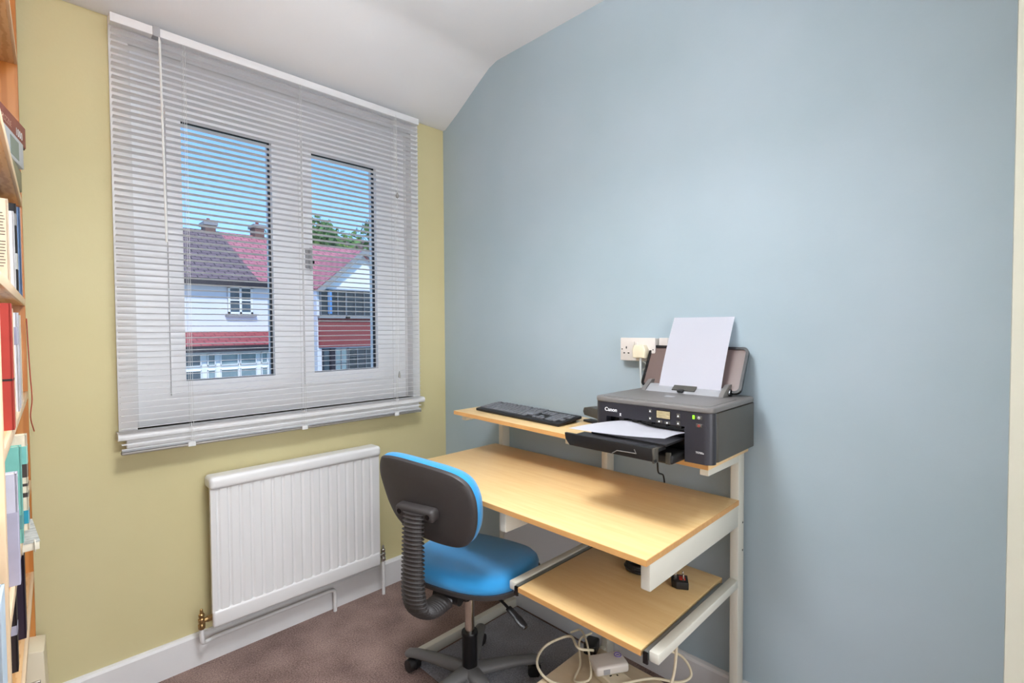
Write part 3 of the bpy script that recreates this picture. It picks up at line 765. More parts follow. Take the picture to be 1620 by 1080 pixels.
# ------------------------------------------------------------------ sockets
sk = thing('wall_socket', 'cream double wall socket on the blue wall above the raised shelf', 'socket', (0, -1.186, 1.170))
boxobj('mounting_box', (-.030, -.001, -.068, .070, -.040, .040), M['socket'], sk, .003)
fp = boxobj('face_plate', (-.037, -.030, -.070, .072, -.042, .042), M['socket'], sk, .003)
bm = bmesh.new()
for (y, z, a, b) in ((.046, .006, .002, .0042), (.055, -.014, .0035, .0018), (.037, -.014, .0035, .0018)):
    box(bm, -.0375, -.0365, y-a, y+a, z-b, z+b)
for y in (.064, -.062): cyl(bm, (-.0377, y, 0), (-.0365, y, 0), .0022, seg=12)
to_obj('pin_hole', bm, M['dark'], fp)
for y in (.016, .002): boxobj('rocker_switch', (-.041, -.036, y-.0045, y+.0045, .010, .028), M['socket'], fp, .0015)
bx = thing('junction_box', 'small cream junction box beside the double wall socket', 'junction box', (0, -1.274, 1.186))
boxobj('cover', (-.016, -.001, -.018, .016, -.020, .026), M['socket'], bx, .003)
pl = thing('plug', 'ivory three pin plug in the right half of the wall socket', 'plug', (-.037, -1.207, 1.163))
bm = bmesh.new(); prism(bm, [(-.024, -.022), (.024, -.022), (.026, .008), (.018, .024), (-.018, .024), (-.026, .008)], 'x', -.030, -.002, .004, 3); to_obj('plug_body', bm, M['plug_cream'], pl, smooth=True)
bm = bmesh.new(); sweep(bm, smooth_path([(-.016, -.001, -.018), (-.017, -.002, -.06), (-.014, -.004, -.12), (-.010, -.004, -.19), (-.009, -.004, -.26)], 5), .0042, 10); to_obj('flex', bm, M['cable_grey'], pl, smooth=True)
bm = bmesh.new(); sweep(bm, smooth_path([(-.012, -.008, -.034), (-.014, -.020, -.042), (-.012, -.016, -.058), (-.012, -.006, -.066)], 5), .0012, 6); to_obj('cable_tie', bm, M['cable_grey'], pl)

# ------------------------------------------------------------------ things on the tray and the low shelf
bm = bmesh.new()
cc = Vector((-.235, -1.305, TZ)); pts = []
for i in range(97):
    a = 2*PI*3.0*i/96; r_ = .036+.003*math.sin(a*1.7)
    pts.append(cc + Vector((.8*r_*math.cos(a), r_*math.sin(a), .006+.024*i/96)))
sweep(bm, pts, .0055, 10)
sweep(bm, smooth_path([pts[0], pts[0]+Vector((.05, .03, -.000)), pts[0]+Vector((.10, .08, .0)), pts[0]+Vector((.12, .12, .0))], 6), .004, 8)
tag(to_obj('cable_coil', bm, M['cable_black'], smooth=True), 'coiled black cable on the pull-out tray under the desktop', 'cable')
bp_ = thing('plug', 'black three pin plug lying pins up on the pull-out tray', 'plug', (-.222, -1.443, TZ), (0, 0, R(30)))
bm = bmesh.new(); prism(bm, [(-.024, -.022), (.024, -.022), (.025, .012), (.014, .026), (-.014, .026), (-.025, .012)], 'z', 0, .024, .004, 3); to_obj('plug_body', bm, M['black'], bp_, smooth=True)
boxobj('fuse_cover', (-.012, .012, -.014, .004, .0235, .0255), M['red'], bp_, .0008)
bm = bmesh.new(); box(bm, -.002, .002, .010, .018, .023, .046, .001); box(bm, -.013, -.007, -.010, -.006, .023, .040, .001); box(bm, .007, .013, -.010, -.006, .023, .040, .001)
to_obj('pin', bm, M['nickel'], bp_, smooth=True)

ps = thing('power_strip', 'cream extension socket strip on the low shelf under the tray', 'power strip', (-.322, -1.345, LZ), (0, 0, R(-14)))
bm = bmesh.new(); prism(bm, roundrect(-.036, .036, -.15, .15, .012), 'z', 0, .024, .004, 3); to_obj('strip_case', bm, M['plug_cream'], ps, smooth=True)
bm = bmesh.new()
for y in (-.09, -.03, .03, .09):
    box(bm, -.016, -.008, y-.002, y+.002, .0238, .0245); box(bm, .006, .010, y-.012, y-.006, .0238, .0245); box(bm, .006, .010, y+.006, y+.012, .0238, .0245)
to_obj('pin_hole', bm, M['dark'], ps)
ad = thing('network_adapter', 'white plug-in network adapter with a purple round mark on the power strip', 'adapter', (-.288, -1.232, LZ+.025), (0, 0, R(-32)))
ad.scale = (1.08, 1.12, 1.1)
bm = bmesh.new(); box(bm, -.052, .052, -.030, .034, .000, .028, .008, 4); to_obj('adapter_body', bm, M['socket'], ad, smooth=True)
bm = bmesh.new(); sweep(bm, [(.034+.010*math.cos(t*PI/10), .012+.010*math.sin(t*PI/10), .0284) for t in range(21)], .0011, 6); box(bm, .029, .039, .0105, .0135, .0280, .0288)
to_obj('logo_mark', bm, M['purple'], ad)
boxobj('network_port', (-.030, -.010, -.0315, -.029, .006, .020), M['printer_grey'], ad, .001)
bm = bmesh.new(); prism(bm, roundrect(-.030, .030, -.022, .022, .008), 'z', 0, .036, .005, 3)
o = tag(to_obj('power_adapter', bm, M['black'], smooth=True), 'black power adapter block behind the white network adapter', 'adapter'); o.location = (-.225, -1.118, LZ+.001); o.rotation_euler = (0, 0, R(20))
cable('network_cable', [(-.28, -1.165, LZ+.05), (-.33, -1.14, LZ+.07), (-.30, -1.08, LZ+.07), (-.37, -1.03, LZ+.045), (-.44, -1.055, LZ+.03), (-.45, -1.12, LZ+.010), (-.40, -1.20, LZ+.006), (-.36, -1.30, LZ+.006), (-.37, -1.42, LZ+.006)], .0042, M['cable_white'], 'cream cable looping over the left edge of the low shelf')
cable('network_cable', [(-.20, -1.10, LZ+.045), (-.27, -1.10, LZ+.05), (-.32, -1.14, LZ+.010), (-.39, -1.17, LZ+.006), (-.36, -1.21, LZ+.020), (-.29, -1.15, LZ+.056), (-.22, -1.07, LZ+.05), (-.23, -1.03, LZ+.03)], .0036, M['cable_white'], 'cream cable knotted beside the black power adapter')
cable('network_cable', [(-.27, -1.455, .29), (-.262, -1.452, TZ-.03), (-.255, -1.450, TZ-.09), (-.27, -1.45, .24), (-.31, -1.44, .16), (-.36, -1.43, LZ+.008)][1:], .0044, M['cable_white'], 'cream cable hanging down from the underside of the pull-out tray')
cable('network_cable', [(-.33, -1.30, LZ+.030), (-.24, -1.36, LZ+.032), (-.20, -1.43, LZ+.035), (-.16, -1.45, LZ+.05), (-.15, -1.41, LZ+.085), (-.19, -1.34, LZ+.10), (-.20, -1.22, LZ+.09), (-.21, -1.12, LZ+.075)], .0040, M['cable_white'], 'cream cable bowing round the right side of the low shelf')

# ------------------------------------------------------------------ bookcase
BA = R(-2.23)     # its front runs a little off the wall direction
bc = thing('bookcase', 'tall pine bookcase with open shelves at the left of the room', 'bookcase', (-1.6015, -.028, 0), (0, 0, BA))
# local: front plane x=0, s = y (0 at the window wall, negative to the camera); depth toward -x
DEP = .285
SZ = {'a': 2.055, 'b': 1.640, 'c': 1.345, 'd': 1.068, 'e': .800, 'f': .520}
bm = bmesh.new(); box(bm, -DEP, .0, -.022, -.002, 0, 2.40, .002); to_obj('side_panel', bm, M['pine_dark'], bc, smooth=True)
bm = bmesh.new(); box(bm, -DEP, .002, -1.075, -1.050, 0, 1.60, .002); to_obj('divider', bm, M['pine_edge'], bc, smooth=True)
for k, z in SZ.items():
    y0 = -1.05
    if k == 'a': y0 = -1.05
    bm = bmesh.new(); box(bm, -DEP, -.006, y0, -.022, z-.020, z, .001); s_ = to_obj('shelf', bm, M['pine'], bc, smooth=True)
    bm = bmesh.new(); box(bm, -.0065, .0, y0, -.022, z-.0205, z+.0003, .001); to_obj('shelf_edge', bm, M['pine_edge'], s_, smooth=True)
bm = bmesh.new(); box(bm, -DEP, -.004, -1.05, -.022, 2.38, 2.40, .001); to_obj('shelf', bm, M['pine'], bc, smooth=True)
bm = bmesh.new(); box(bm, -DEP, -.004, -1.75, -1.075, .952, .972, .001); to_obj('shelf', bm, M['pine'], bc, smooth=True)
bm = bmesh.new(); box(bm, -DEP-.006, -DEP, -1.075, -.002, 0, 2.40); to_obj('rear_board', bm, M['pine'], bc)
MB = Matrix.Translation((-1.6015, -.028, 0)) @ Matrix.Rotation(BA, 4, 'Z')
def on_case(o, x, y, z, rz=0, rx=0, ry=0):
    o.matrix_world = MB @ T(x, y, z) @ Euler((rx, ry, rz)).to_matrix().to_4x4(); return o
cols = {}
def cm(rgb, rough=.6):
    if rgb not in cols: cols[rgb] = mat('book cover %d %d %d' % rgb, srgb(*rgb), rough, var=.06, vscale=25)
    return cols[rgb]
M['pages'] = mat('book pages', srgb(234, 226, 206), .85, var=.05, vscale=200, stretch=(1, 1, 6))
M['print'] = mat('dark print', srgb(70, 60, 55), .8)
def book(kind, cover, dep, th, h, label, group=None, x=0, y=0, z=0, rz=0, rx=0, pages=True, lines=False, spine=None):
    """stands upright, spine toward the room (+x side), thickness along y"""
    t = thing(kind, label, 'book', group=group)
    bm = bmesh.new()
    box(bm, -dep, 0, -th/2, -th/2+.002, 0, h); box(bm, -dep, 0, th/2-.002, th/2, 0, h); box(bm, -.0025, 0.0005, -th/2, th/2, 0, h)
    to_obj('cover', bm, cover, t)
    boxobj('pages', (-dep+.003, -.0024, -th/2+.0018, th/2-.0018, .003, h-.003), M['pages'], t)
    if lines:
        bm = bmesh.new(); zz = h-.03
        while zz > .03:
            box(bm, -dep*.9, -.004-random.uniform(0, .004), -th/2-.0004, -th/2+.0002, zz, zz+.0016); zz -= .0062 if random.random() > .15 else .014
        to_obj('cover_text', bm, M['print'], t)
    if spine:
        for (z0, z1, mm) in spine:
            boxobj('spine_label', (-.001, .0010, -th/2+.001, th/2-.001, z0, z1), mm, t)
            boxobj('cover_band', (-dep, 0, -th/2-.0005, -th/2+.0003, z0, z1), mm, t)
    return on_case(t, x, y, z, rz, rx)
CE = .0005
# top bay: puzzle boxes lying flat
t = thing('game_box', 'long red and brown game box, topmost of the pile on the upper shelf', 'box')
boxobj('box_lid', (-.24, 0, -.30, .0, .004, .062), cm((150, 84, 72)), t, .001)
boxobj('box_base', (-.238, -.002, -.298, -.002, 0, .004), cm((40, 26, 26)), t)
text_obj('lid_number', '1000', .030, M['white_ink'], t, T(.0006, -.062, .026) @ Matrix.Rotation(R(90), 4, 'Z') @ Matrix.Rotation(R(90), 4, 'X'))
text_obj('lid_title', 'PUZZLE', .022, cm((206, 160, 140)), t, T(.0006, -.165, .030) @ Matrix.Rotation(R(90), 4, 'Z') @ Matrix.Rotation(R(90), 4, 'X'))
boxobj('lid_picture', (-.06, .0005, -.298, -.25, .018, .058), cm((96, 160, 196)), t)
on_case(t, .014, -.090, 1.769, rz=R(-11))
t = thing('game_box', 'white box with a grey picture under the red game box', 'box')
boxobj('box_lid', (-.22, 0, -.24, 0, .0, .069), cm((206, 210, 214)), t, .001)
boxobj('lid_picture', (-.04, .0006, -.13, -.05, .010, .058), cm((140, 150, 138)), t)
on_case(t, .010, -.150, 1.6995, rz=R(-9))
t = thing('game_box', 'olive green flat box at the bottom of the pile of boxes', 'box')
boxobj('box_lid', (-.22, 0, -.22, 0, .0, .0585), cm((140, 136, 108)), t, .003)
on_case(t, .004, -.12, 1.6405, rz=R(-4))
# second bay
G2 = 'books on the shelf at window height'
book('book', cm((226, 208, 182)), .19, .022, .172, 'cream paperback with printed text on its cover, nearest on the middle shelf', G2, x=-.003, y=-.655, z=SZ['c']+CE, lines=True)
book('book', cm((232, 234, 236)), .16, .020, .185, 'plain white slim book behind the cream printed paperback', G2, x=-.003, y=-.44, z=SZ['c']+CE)
book('book', cm((34, 32, 36)), .20, .030, .225, 'black speckled hardback between white and blue books', G2, x=-.003, y=-.315, z=SZ['c']+CE, spine=((.06, .10, cm((200, 200, 196))), (.17, .20, cm((150, 150, 150)))))
book('book', cm((110, 140, 184)), .20, .035, .245, 'blue hardback at the window end of the middle shelf', G2, x=-.0015, y=-.155, z=SZ['c']+CE)
# third bay
G3 = 'folders and books on the shelf below'
book('folder', cm((176, 56, 44)), .22, .035, .232, 'large brick red folder with a thin dark band, nearest on its shelf', G3, x=.003, y=-.80, z=SZ['d']+CE, spine=((.09, .094, cm((40, 24, 24))),))
book('folder', cm((226, 196, 160)), .22, .018, .224, 'tan card folder against the brick red folder', G3, x=.003, y=-.76, z=SZ['d']+CE)
book('book', cm((228, 228, 232)), .20, .022, .222, 'white book with small grey lettering on the spine', G3, x=.000, y=-.52, z=SZ['d']+CE, spine=((.15, .19, cm((150, 150, 170))),))
book('book', cm((214, 214, 226)), .20, .016, .224, 'pale lilac book right behind the white one', G3, x=.000, y=-.46, z=SZ['d']+CE)
book('book', cm((232, 222, 206)), .20, .018, .220, 'ivory book furthest in before the red ribbon', G3, x=.000, y=-.37, z=SZ['d']+CE)
bm = bmesh.new()
pr = smooth_path([(.004, -.10, 1.285), (.006, -.11, 1.20), (.008, -.10, 1.12), (.010, -.09, 1.05), (.006, -.10, 1.00), (.012, -.08, .955)], 5)
sweep(bm, pr, .0035, 6, ry=.0014); rb = tag(to_obj('ribbon', bm, M['red'], smooth=True), 'thin red ribbon hanging over the shelf edge by the yellow wall', 'ribbon'); rb.matrix_world = MB
# fourth bay
G4 = 'books on the shelf below the ribbon'
book('book', cm((204, 204, 220)), .20, .024, .198, 'pale lavender book leaning nearest on the lower shelf', G4, x=.006, y=-.86, z=SZ['e']+CE, spine=((.0, .13, cm((172, 171, 192))),))
book('book', cm((120, 190, 178)), .20, .026, .205, 'teal green book beside the cream one', G4, x=.003, y=-.62, z=SZ['e']+CE, spine=((.03, .06, cm((96, 150, 150))),))
book('book', cm((234, 222, 196)), .20, .030, .215, 'cream book with black lettering and teal bands', G4, x=.0095, y=-.53, z=SZ['e']+CE, spine=((.015, .045, cm((40, 150, 176))), (.075, .085, M['print']), (.10, .106, M['print']), (.12, .15, M['print']), (.15, .19, cm((120, 190, 180)))))
# fifth bay
book('folder', cm((38, 22, 44)), .20, .05, .215, 'dark purple box file standing under the ring bound notebook', None, x=-.004, y=-.44, z=SZ['f']+CE)
book('folder', cm((30, 22, 30)), .20, .03, .20, 'slim black folder nearest the camera on the lowest visible shelf', None, x=-.012, y=-.60, z=SZ['f']+CE, spine=((.08, .10, cm((170, 170, 190))),))
nb = thing('notebook', 'ring bound notebook with a map cover lying on the dark box file', 'notebook')
boxobj('pages', (-.17, .016, -.10, .10, 0, .018), M['pages'], nb, .001)
M['map'] = mat('printed map cover', srgb(196, 200, 196), .6, var=.35, vscale=60)
boxobj('cover', (-.171, .017, -.101, .101, .018, .020), M['map'], nb)
bm = bmesh.new()
for k in range(9):
    x = -.16+k*.021; sweep(bm, [(x, -.101-.006*math.sin(a_*PI/8), .010+.014*math.cos(a_*PI/8)) for a_ in range(9)], .0014, 6)
to_obj('ring_binding', bm, M['pages'], nb)
on_case(nb, .000, -.40, .737, rz=R(5), rx=R(0))
book('magazine_file', cm((196, 214, 228)), .24, .07, .26, 'pale blue magazine file in the near bay at the bottom left', None, x=.001, y=-1.16, z=.640, pages=True)
bm = bmesh.new(); box(bm, -DEP, -.004, -1.75, -1.075, .619, .639, .001); to_obj('shelf', bm, M['pine'], bc, smooth=True)
# cream plastic crate at the foot of the window wall
ct = thing('storage_caddy', 'cream plastic caddy with a metal clip at the foot of the bookcase', 'caddy', (-1.600, -.098, 0), (0, 0, R(-4)))
bm = bmesh.new(); prism(bm, [(-.040, 0), (.024, 0), (.016, .315), (-.030, .325)], 'y', -.055, .055, .004); to_obj('body', bm, M['plug_cream'], ct, smooth=True)
bm = bmesh.new(); box(bm, -.018, .008, -.062, -.054, .205, .235, .002); cyl(bm, (-.02, -.060, .19), (.015, -.062, .14), .005, seg=10); to_obj('clip', bm, M['nickel'], ct, smooth=True)
boxobj('slot', (-.02, .010, -.0565, -.0545, .12, .195), M['dark'], ct)

# ------------------------------------------------------------------ ceiling lamp (overhead, out of frame) and frame added around the hall fill light
cl = thing('pendant_lamp', 'white drum shade pendant lamp hanging from the ceiling near the bookcase', 'lamp', CEIL_LAMP)
bm = bmesh.new(); lathe(bm, [(.001, .3825), (.05, .382), (.048, .36), (.008, .345)], 32); cyl(bm, (0, 0, .0), (0, 0, .36), .004); cyl(bm, (0, 0, .0), (0, 0, .05), .02, .016); cyl(bm, (-.202, 0, .0), (.202, 0, .0), .002); cyl(bm, (0, -.202, .0), (0, .202, .0), .002); to_obj('ceiling_rose', bm, M['trim'], cl, smooth=True)
M['diffuser'] = mat('lit white lamp shade', srgb(250, 250, 250), .5, emit=LAMP_COLOR, estr=LAMP_STRENGTH)
bm = bmesh.new(); lathe(bm, [(.200, -.09), (.205, -.09), (.205, .09), (.200, .09), (.200, -.09)], 40, caps=False)
bmesh.ops.remove_doubles(bm, verts=bm.verts[:], dist=1e-5); to_obj('lamp_shade', bm, M['diffuser'], cl, smooth=True)
w2 = bpy.data.objects.new('added_hall_window', None); C.objects.link(w2); w2['kind'] = 'structure'; w2.location = (-1.22, -4.198, 1.25)  # unseen window frame, added to go with the fill light
for q in ((-.78, -.71, 0, .04, -.93, .93), (.71, .78, 0, .04, -.93, .93), (-.71, .71, 0, .04, .86, .93), (-.71, .71, 0, .04, -.93, -.86)):
    boxobj('window_frame', q, M['upvc'], w2)

# ------------------------------------------------------------------ outside
GZ = -2.7
M['grass'] = mat('front gardens', srgb(96, 110, 70), .95, var=.3, vscale=.6)
M['render'] = mat('white rendered wall', srgb(226, 228, 238), .85, var=.03, vscale=1)
M['tile_brown'] = mat('brown roof tiles', srgb(120, 100, 104), .9)
M['tile_red'] = mat('red roof tiles', srgb(200, 120, 122), .85)
M['tile_hung'] = mat('red hanging tiles', srgb(178, 62, 62), .85)
def add_tiles(m, c, axis_scale=(4.2, 4.2), f=.25):
    n = m.node_tree.nodes; l = m.node_tree.links; b = n['Principled BSDF']
    t = n.new('ShaderNodeTexCoord'); br = n.new('ShaderNodeTexBrick'); mp = n.new('ShaderNodeMapping')
    mp.inputs['Rotation'].default_value = (R(-90), 0, 0) if axis_scale[0] == 1 else (0, 0, 0)
    l.new(t.outputs['UV'], br.inputs[0]); br.inputs['Scale'].default_value = 1.0
    br.inputs['Brick Width'].default_value = .28; br.inputs['Row Height'].default_value = .22; br.inputs['Mortar Size'].default_value = .02
    br.inputs['Color1'].default_value = c; br.inputs['Color2'].default_value = tuple(min(1, v*1.22) for v in c[:3])+(1,); br.inputs['Mortar'].default_value = tuple(v*f for v in c[:3])+(1,)
    l.new(br.outputs[0], b.inputs['Base Color'])
add_tiles(M['tile_brown'], srgb(126, 106, 110)); add_tiles(M['tile_red'], srgb(204, 128, 134), f=.5); add_tiles(M['tile_hung'], srgb(176, 84, 86), f=.6)
M['win_dark'] = mat('dark window glass', srgb(70, 84, 96), .12, var=.5, vscale=1.5)
M['win_pale'] = mat('curtained window glass', srgb(128, 146, 152), .15, var=.3, vscale=2)
M['white_out'] = mat('white painted timber', srgb(240, 240, 244), .6)
M['eave'] = mat('dark eaves gutter', srgb(38, 32, 44), .7)
M['brick'] = mat('chimney brick', srgb(120, 92, 84), .9, var=.15, vscale=5)
M['win_bay'] = mat('dark bay window glass', srgb(44, 46, 52), .15, var=.6, vscale=1.4)
M['frame_grey'] = mat('grey window bars', srgb(120, 122, 128), .6)
M['stone_grey'] = mat('grey render', srgb(150, 148, 150), .9, var=.05)
M['leaf'] = mat('garden tree leaves', srgb(136, 164, 74), .9, var=.6, vscale=1.2)
M['leaf_dark'] = mat('dark hedge leaves', srgb(96, 130, 72), .9, var=.6, vscale=1.2)
M['curtain_blue'] = mat('blue curtain', srgb(90, 140, 200), .8)
struct(boxobj('floor_garden', (-60, 90, 2.0, 120, GZ-.2, GZ), M['grass']))
def slope(name, pts, m, parent, th=.12, su=1.0):
    """quad roof slope: pts = eave-left, eave-right, ridge-right, ridge-left"""
    bm = bmesh.new(); P = [Vector(p) for p in pts]; nrm = (P[1]-P[0]).cross(P[3]-P[0]).normalized()
    v = [bm.verts.new(p) for p in P]; v2 = [bm.verts.new(p-nrm*th) for p in P]
    f = bm.faces.new(v); uv = bm.loops.layers.uv.new()
    n_ = len(P)
    fs = [f, bm.faces.new(v2[::-1])] + [bm.faces.new((v[k], v2[k], v2[(k+1) % n_], v[(k+1) % n_])) for k in range(n_)]
    ux = (P[1]-P[0]).normalized(); uy = nrm.cross(ux)
    for ff in fs:
        for lp in ff.loops: d = lp.vert.co-P[0]; lp[uv].uv = (d.dot(ux)*su, d.dot(uy)*su)
    return to_obj(name, bm, m, parent)
def hwindow(parent, x0, x1, z0, z1, y, cols_=2, rows_=1, m=None, sill=True, ft=.06, fm=None):
    wnd = bpy.data.objects.new('window', None); C.objects.link(wnd); wnd.parent = parent
    bm = bmesh.new(); fw_ = ft
    box(bm, x0, x0+fw_, y-.05, y+.05, z0, z1); box(bm, x1-fw_, x1, y-.05, y+.05, z0, z1)
    box(bm, x0, x1, y-.05, y+.05, z0, z0+fw_); box(bm, x0, x1, y-.05, y+.05, z1-fw_, z1)
    for k in range(1, cols_): xx = x0+(x1-x0)*k/cols_; box(bm, xx-ft*.5, xx+ft*.5, y-.05, y+.05, z0, z1)
    for k in range(1, rows_): zz = z0+(z1-z0)*k/rows_; box(bm, x0, x1, y-.04, y+.05, zz-ft*.35, zz+ft*.35)
    to_obj('frame', bm, fm or M['white_out'], wnd)
    boxobj('pane', (x0, x1, y+.0, y+.02, z0, z1), m or M['win_dark'], wnd)
    if sill: boxobj('sill', (x0-.08, x1+.08, y-.14, y+.02, z0-.09, z0), M['stone_grey'], wnd)
    return wnd
# left house
h1 = thing('house', 'white rendered house with brown tiled roof and red porch roof', 'house', (0, 0, 0))
HX0, HX1 = -6.5, 4.95
boxobj('wall', (HX0, HX1, 15.0, 22.5, GZ, 2.72), M['render'], h1)
slope('main_roof', [(HX0-.2, 14.7, 2.68), (3.95, 14.7, 2.68), (2.95+.95, 19, 4.95), (HX0-.2, 19, 4.95)], M['tile_brown'], h1)
slope('rear_roof', [(4.95, 23, 2.68), (HX0-.2, 23, 2.68), (HX0-.2, 19, 4.95), (4.95, 19, 4.95)], M['tile_brown'], h1)
boxobj('gutter', (HX0-.2, 4.6, 14.58, 14.74, 2.60, 2.78), M['eave'], h1)
boxobj('eaves_shadow_board', (HX0-.2, 4.9, 14.70, 15.0, 2.60, 2.66), M['eave'], h1)
hwindow(h1, 3.05, 3.76, 1.74, 2.60, 14.98, 2, 2, M['win_dark'])
slope('porch_roof', [(HX0, 13.75, .80), (4.7, 13.75, .80), (4.7, 15.0, 1.20), (HX0, 15.0, 1.20)], M['tile_hung'], h1)
boxobj('porch_gutter', (HX0, 4.7, 13.65, 13.78, .62, .78), M['eave'], h1)
boxobj('ground_floor_bay', (HX0, 4.6, 14.0, 15.0, GZ, .64), M['white_out'], h1)
for x0, x1, mm in ((-2.6, -1.0, 'win_dark'), (-.6, .2, 'win_dark'), (.5, 1.5, 'win_dark'), (1.66, 2.06, 'win_dark'), (2.22, 2.42, 'win_pale'), (2.55, 3.02, 'win_pale'), (3.07, 3.52, 'win_pale'), (3.66, 3.84, 'win_pale')):
    hwindow(h1, x0, x1, .22, .56, 13.98, 1, 1, M[mm], False, ft=.02); hwindow(h1, x0, x1, -.65, .10, 13.98, 1, 1, M[mm], False, ft=.02)
def chimney(parent, x, y, z0, z1, w_=.34, pots=1, m=None):
    c = boxobj('chimney', (x-w_/2, x+w_/2, y-.3, y+.3, z0, z1), m or M['brick'], parent)
    boxobj('chimney_cap', (x-w_/2-.06, x+w_/2+.06, y-.36, y+.36, z1-.12, z1), M['stone_grey'], c)
    for k in range(pots):
        bm = bmesh.new(); cyl(bm, (x+(k-(pots-1)/2)*.3, y, z1), (x+(k-(pots-1)/2)*.3, y, z1+.17), .07, .055, seg=12); to_obj('chimney_pot', bm, M['tile_hung'], c, smooth=True)
chimney(h1, 3.55, 19.0, 4.6, 5.22)
bm = bmesh.new(); prism(bm, [(2.2, 4.3), (3.3, 4.3), (2.75, 5.25)], 'y', 18.3, 19.4)
# right house (semi with red roof and a white gable)
h2 = thing('house', 'house with red tiled roof, white gable and red tile hung bay', 'house', (0, 0, 0))
boxobj('wall', (4.97, 14.0, 15.0, 22.5, GZ, 2.72), M['render'], h2)
slope('main_roof', [(3.95, 14.7, 2.68), (14.0, 14.7, 2.68), (14.0, 19, 4.85), (3.90, 19, 4.95)], M['tile_red'], h2)
slope('rear_roof', [(14.0, 23, 2.68), (4.95, 23, 2.68), (4.95, 19, 4.95), (14.0, 19, 4.85)], M['tile_red'], h2)
boxobj('gutter', (4.6, 5.6, 14.58, 14.74, 2.60, 2.78), M['eave'], h2)
chimney(h2, 5.25, 19.0, 4.6, 5.36)
# gabled bay
bm = bmesh.new(); prism(bm, [(5.50, 2.62), (8.60, 2.62), (7.05, 3.93)], 'y', 13.98, 15.4); to_obj('gable', bm, M['white_out'], h2)
slope('gable_roof', [(5.36, 13.80, 2.58), (7.05, 13.80, 4.02), (7.05, 17.8, 4.02), (5.36, 15.0, 2.58)][::1], M['tile_red'], h2)
slope('gable_roof', [(7.05, 13.80, 4.02), (8.74, 13.80, 2.58), (8.74, 15.0, 2.58), (7.05, 17.8, 4.02)], M['tile_red'], h2)
bm = bmesh.new(); prism(bm, [(5.34, 2.52), (5.55, 2.52), (7.05, 3.85), (8.55, 2.52), (8.76, 2.52), (7.05, 4.04)], 'y', 13.70, 13.80); to_obj('bargeboard', bm, M['stone_grey'], h2)
boxobj('bay_wall', (5.42, 9.15, 14.0, 15.0, GZ, 2.62), M['render'], h2)
b = boxobj('hanging_tiles', (5.46, 9.12, 13.93, 14.0, .64, 1.66), M['tile_hung'], h2)
hwindow(h2, 5.50, 6.40, 1.70, 2.58, 13.93, 3, 1, M['win_bay'], True, ft=.025, fm=M['frame_grey']); hwindow(h2, 6.40, 9.1, 1.70, 2.58, 13.93, 8, 3, M['win_bay'], True, ft=.02, fm=M['frame_grey'])
boxobj('curtain', (5.76, 5.90, 13.90, 13.915, 1.76, 2.5), M['curtain_blue'], h2)
hwindow(h2, 5.56, 5.82, -.9, .60, 13.93, 1, 1, M['win_dark'], False, ft=.025, fm=M['eave']); hwindow(h2, 5.98, 6.42, -.9, .60, 13.93, 2, 3, M['win_pale'], False, ft=.025, fm=M['frame_grey']); hwindow(h2, 6.46, 9.1, -.9, .60, 13.93, 8, 5, M['win_bay'], False, ft=.02, fm=M['frame_grey']); boxobj('window_post', (5.84, 5.98, 13.9, 14, -.9, .6), M['eave'], h2)
for x in (5.30,): 
    bm = bmesh.new(); cyl(bm, (x, 14.9, GZ), (x, 14.9, 2.6), .05); to_obj('drainpipe', bm, M['eave'], h2, smooth=True)
h3 = thing('house', 'grey rendered house with a hipped roof beyond the red roof', 'house', (0, 0, 0))
boxobj('wall', (15.9, 25.0, 38, 44, GZ, 7.7), M['stone_grey'], h3)
bm = bmesh.new(); v = [bm.verts.new(p) for p in ((15.6, 37.7, 7.6), (25.3, 37.7, 7.6), (25.3, 44.3, 7.6), (15.6, 44.3, 7.6), (18.2, 41, 9.5), (22.5, 41, 9.5))]
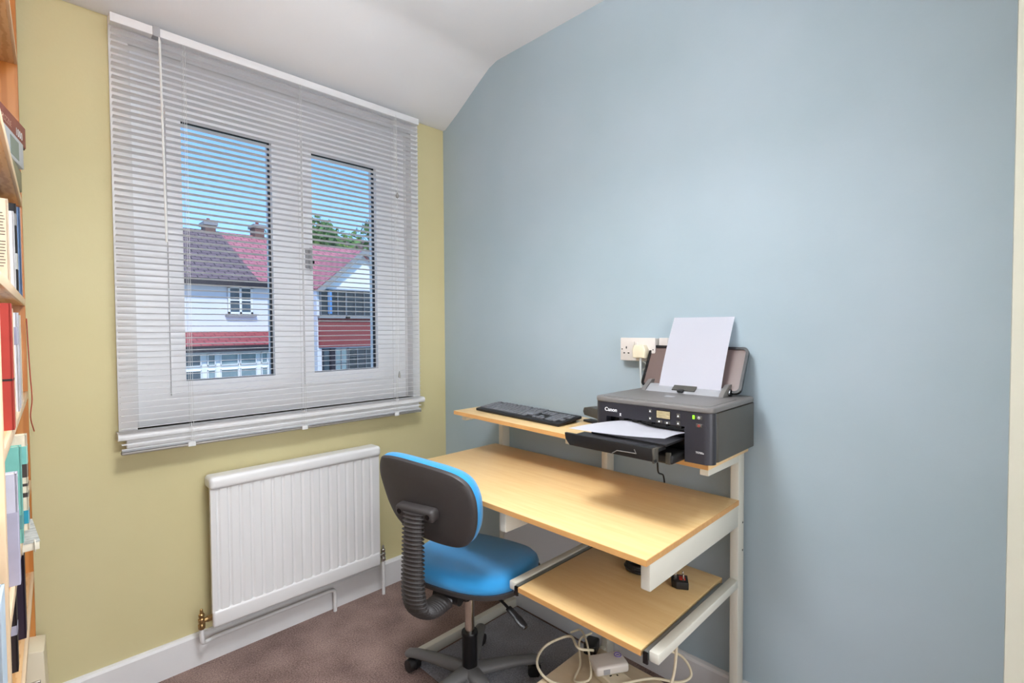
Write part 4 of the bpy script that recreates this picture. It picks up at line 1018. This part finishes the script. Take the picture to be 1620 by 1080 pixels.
for f in ((0, 1, 5, 4), (1, 2, 5), (2, 3, 4, 5), (3, 0, 4), (3, 2, 1, 0)): bm.faces.new([v[i] for i in f])
to_obj('roof', bm, M['brick'], h3)
hwindow(h3, 17.0, 18.4, 5.6, 6.9, 37.96, 2, 1, M['win_pale'], False)
# trees behind the houses
def tree(x, y, base, h, w_, m, label, seed, nl=4200):
    rnd = random.Random(seed); t = thing('tree', label, 'tree', (x, y, base), group='trees behind the houses')
    bm = bmesh.new(); sweep(bm, [(0, 0, 0), (.1, 0, h*.3), (0, .1, h*.75)], [.28, .2, .07], 10)
    for k in range(6):
        a = k*1.05; sweep(bm, [(0, 0, h*.35+k*.1), (math.cos(a)*w_*.3, math.sin(a)*w_*.3, h*.6), (math.cos(a)*w_*.45, math.sin(a)*w_*.45, h*.75)], [.09, .06, .02], 6)
    to_obj('trunk', bm, M['brick'], t)
    bm = bmesh.new()
    blobs = [(rnd.gauss(0, w_*.28), rnd.gauss(0, w_*.2), h*rnd.uniform(.45, .9), w_*rnd.uniform(.16, .3)) for _ in range(16)]
    for _ in range(nl):
        bx_, by_, bz_, br_ = rnd.choice(blobs); d = Vector((rnd.gauss(0, 1), rnd.gauss(0, 1), rnd.gauss(0, 1))).normalized()*br_*rnd.uniform(.6, 1.05)
        c = Vector((bx_, by_, bz_))+d; s = rnd.uniform(.14, .30)
        u = Vector((rnd.gauss(0, 1), rnd.gauss(0, 1), rnd.gauss(0, 1))).normalized(); vv = u.orthogonal().normalized()
        bm.faces.new([bm.verts.new(c+u*s), bm.verts.new(c+vv*s*.6), bm.verts.new(c-u*s), bm.verts.new(c-vv*s*.6)])
    to_obj('foliage', bm, m, t)
tree(12.2, 28.5, GZ, 11.2, 5.0, M['leaf_dark'], 'bushy green tree above the left end of the red roof', 3)
tree(15.2, 33.5, GZ, 11.2, 3.4, M['leaf'], 'lighter green tree beside the grey rendered house', 5)
tree(6.6, 26.5, GZ, 8.4, 3.4, M['leaf'], 'low yellow green tree showing between the two chimneys', 9, 1800)
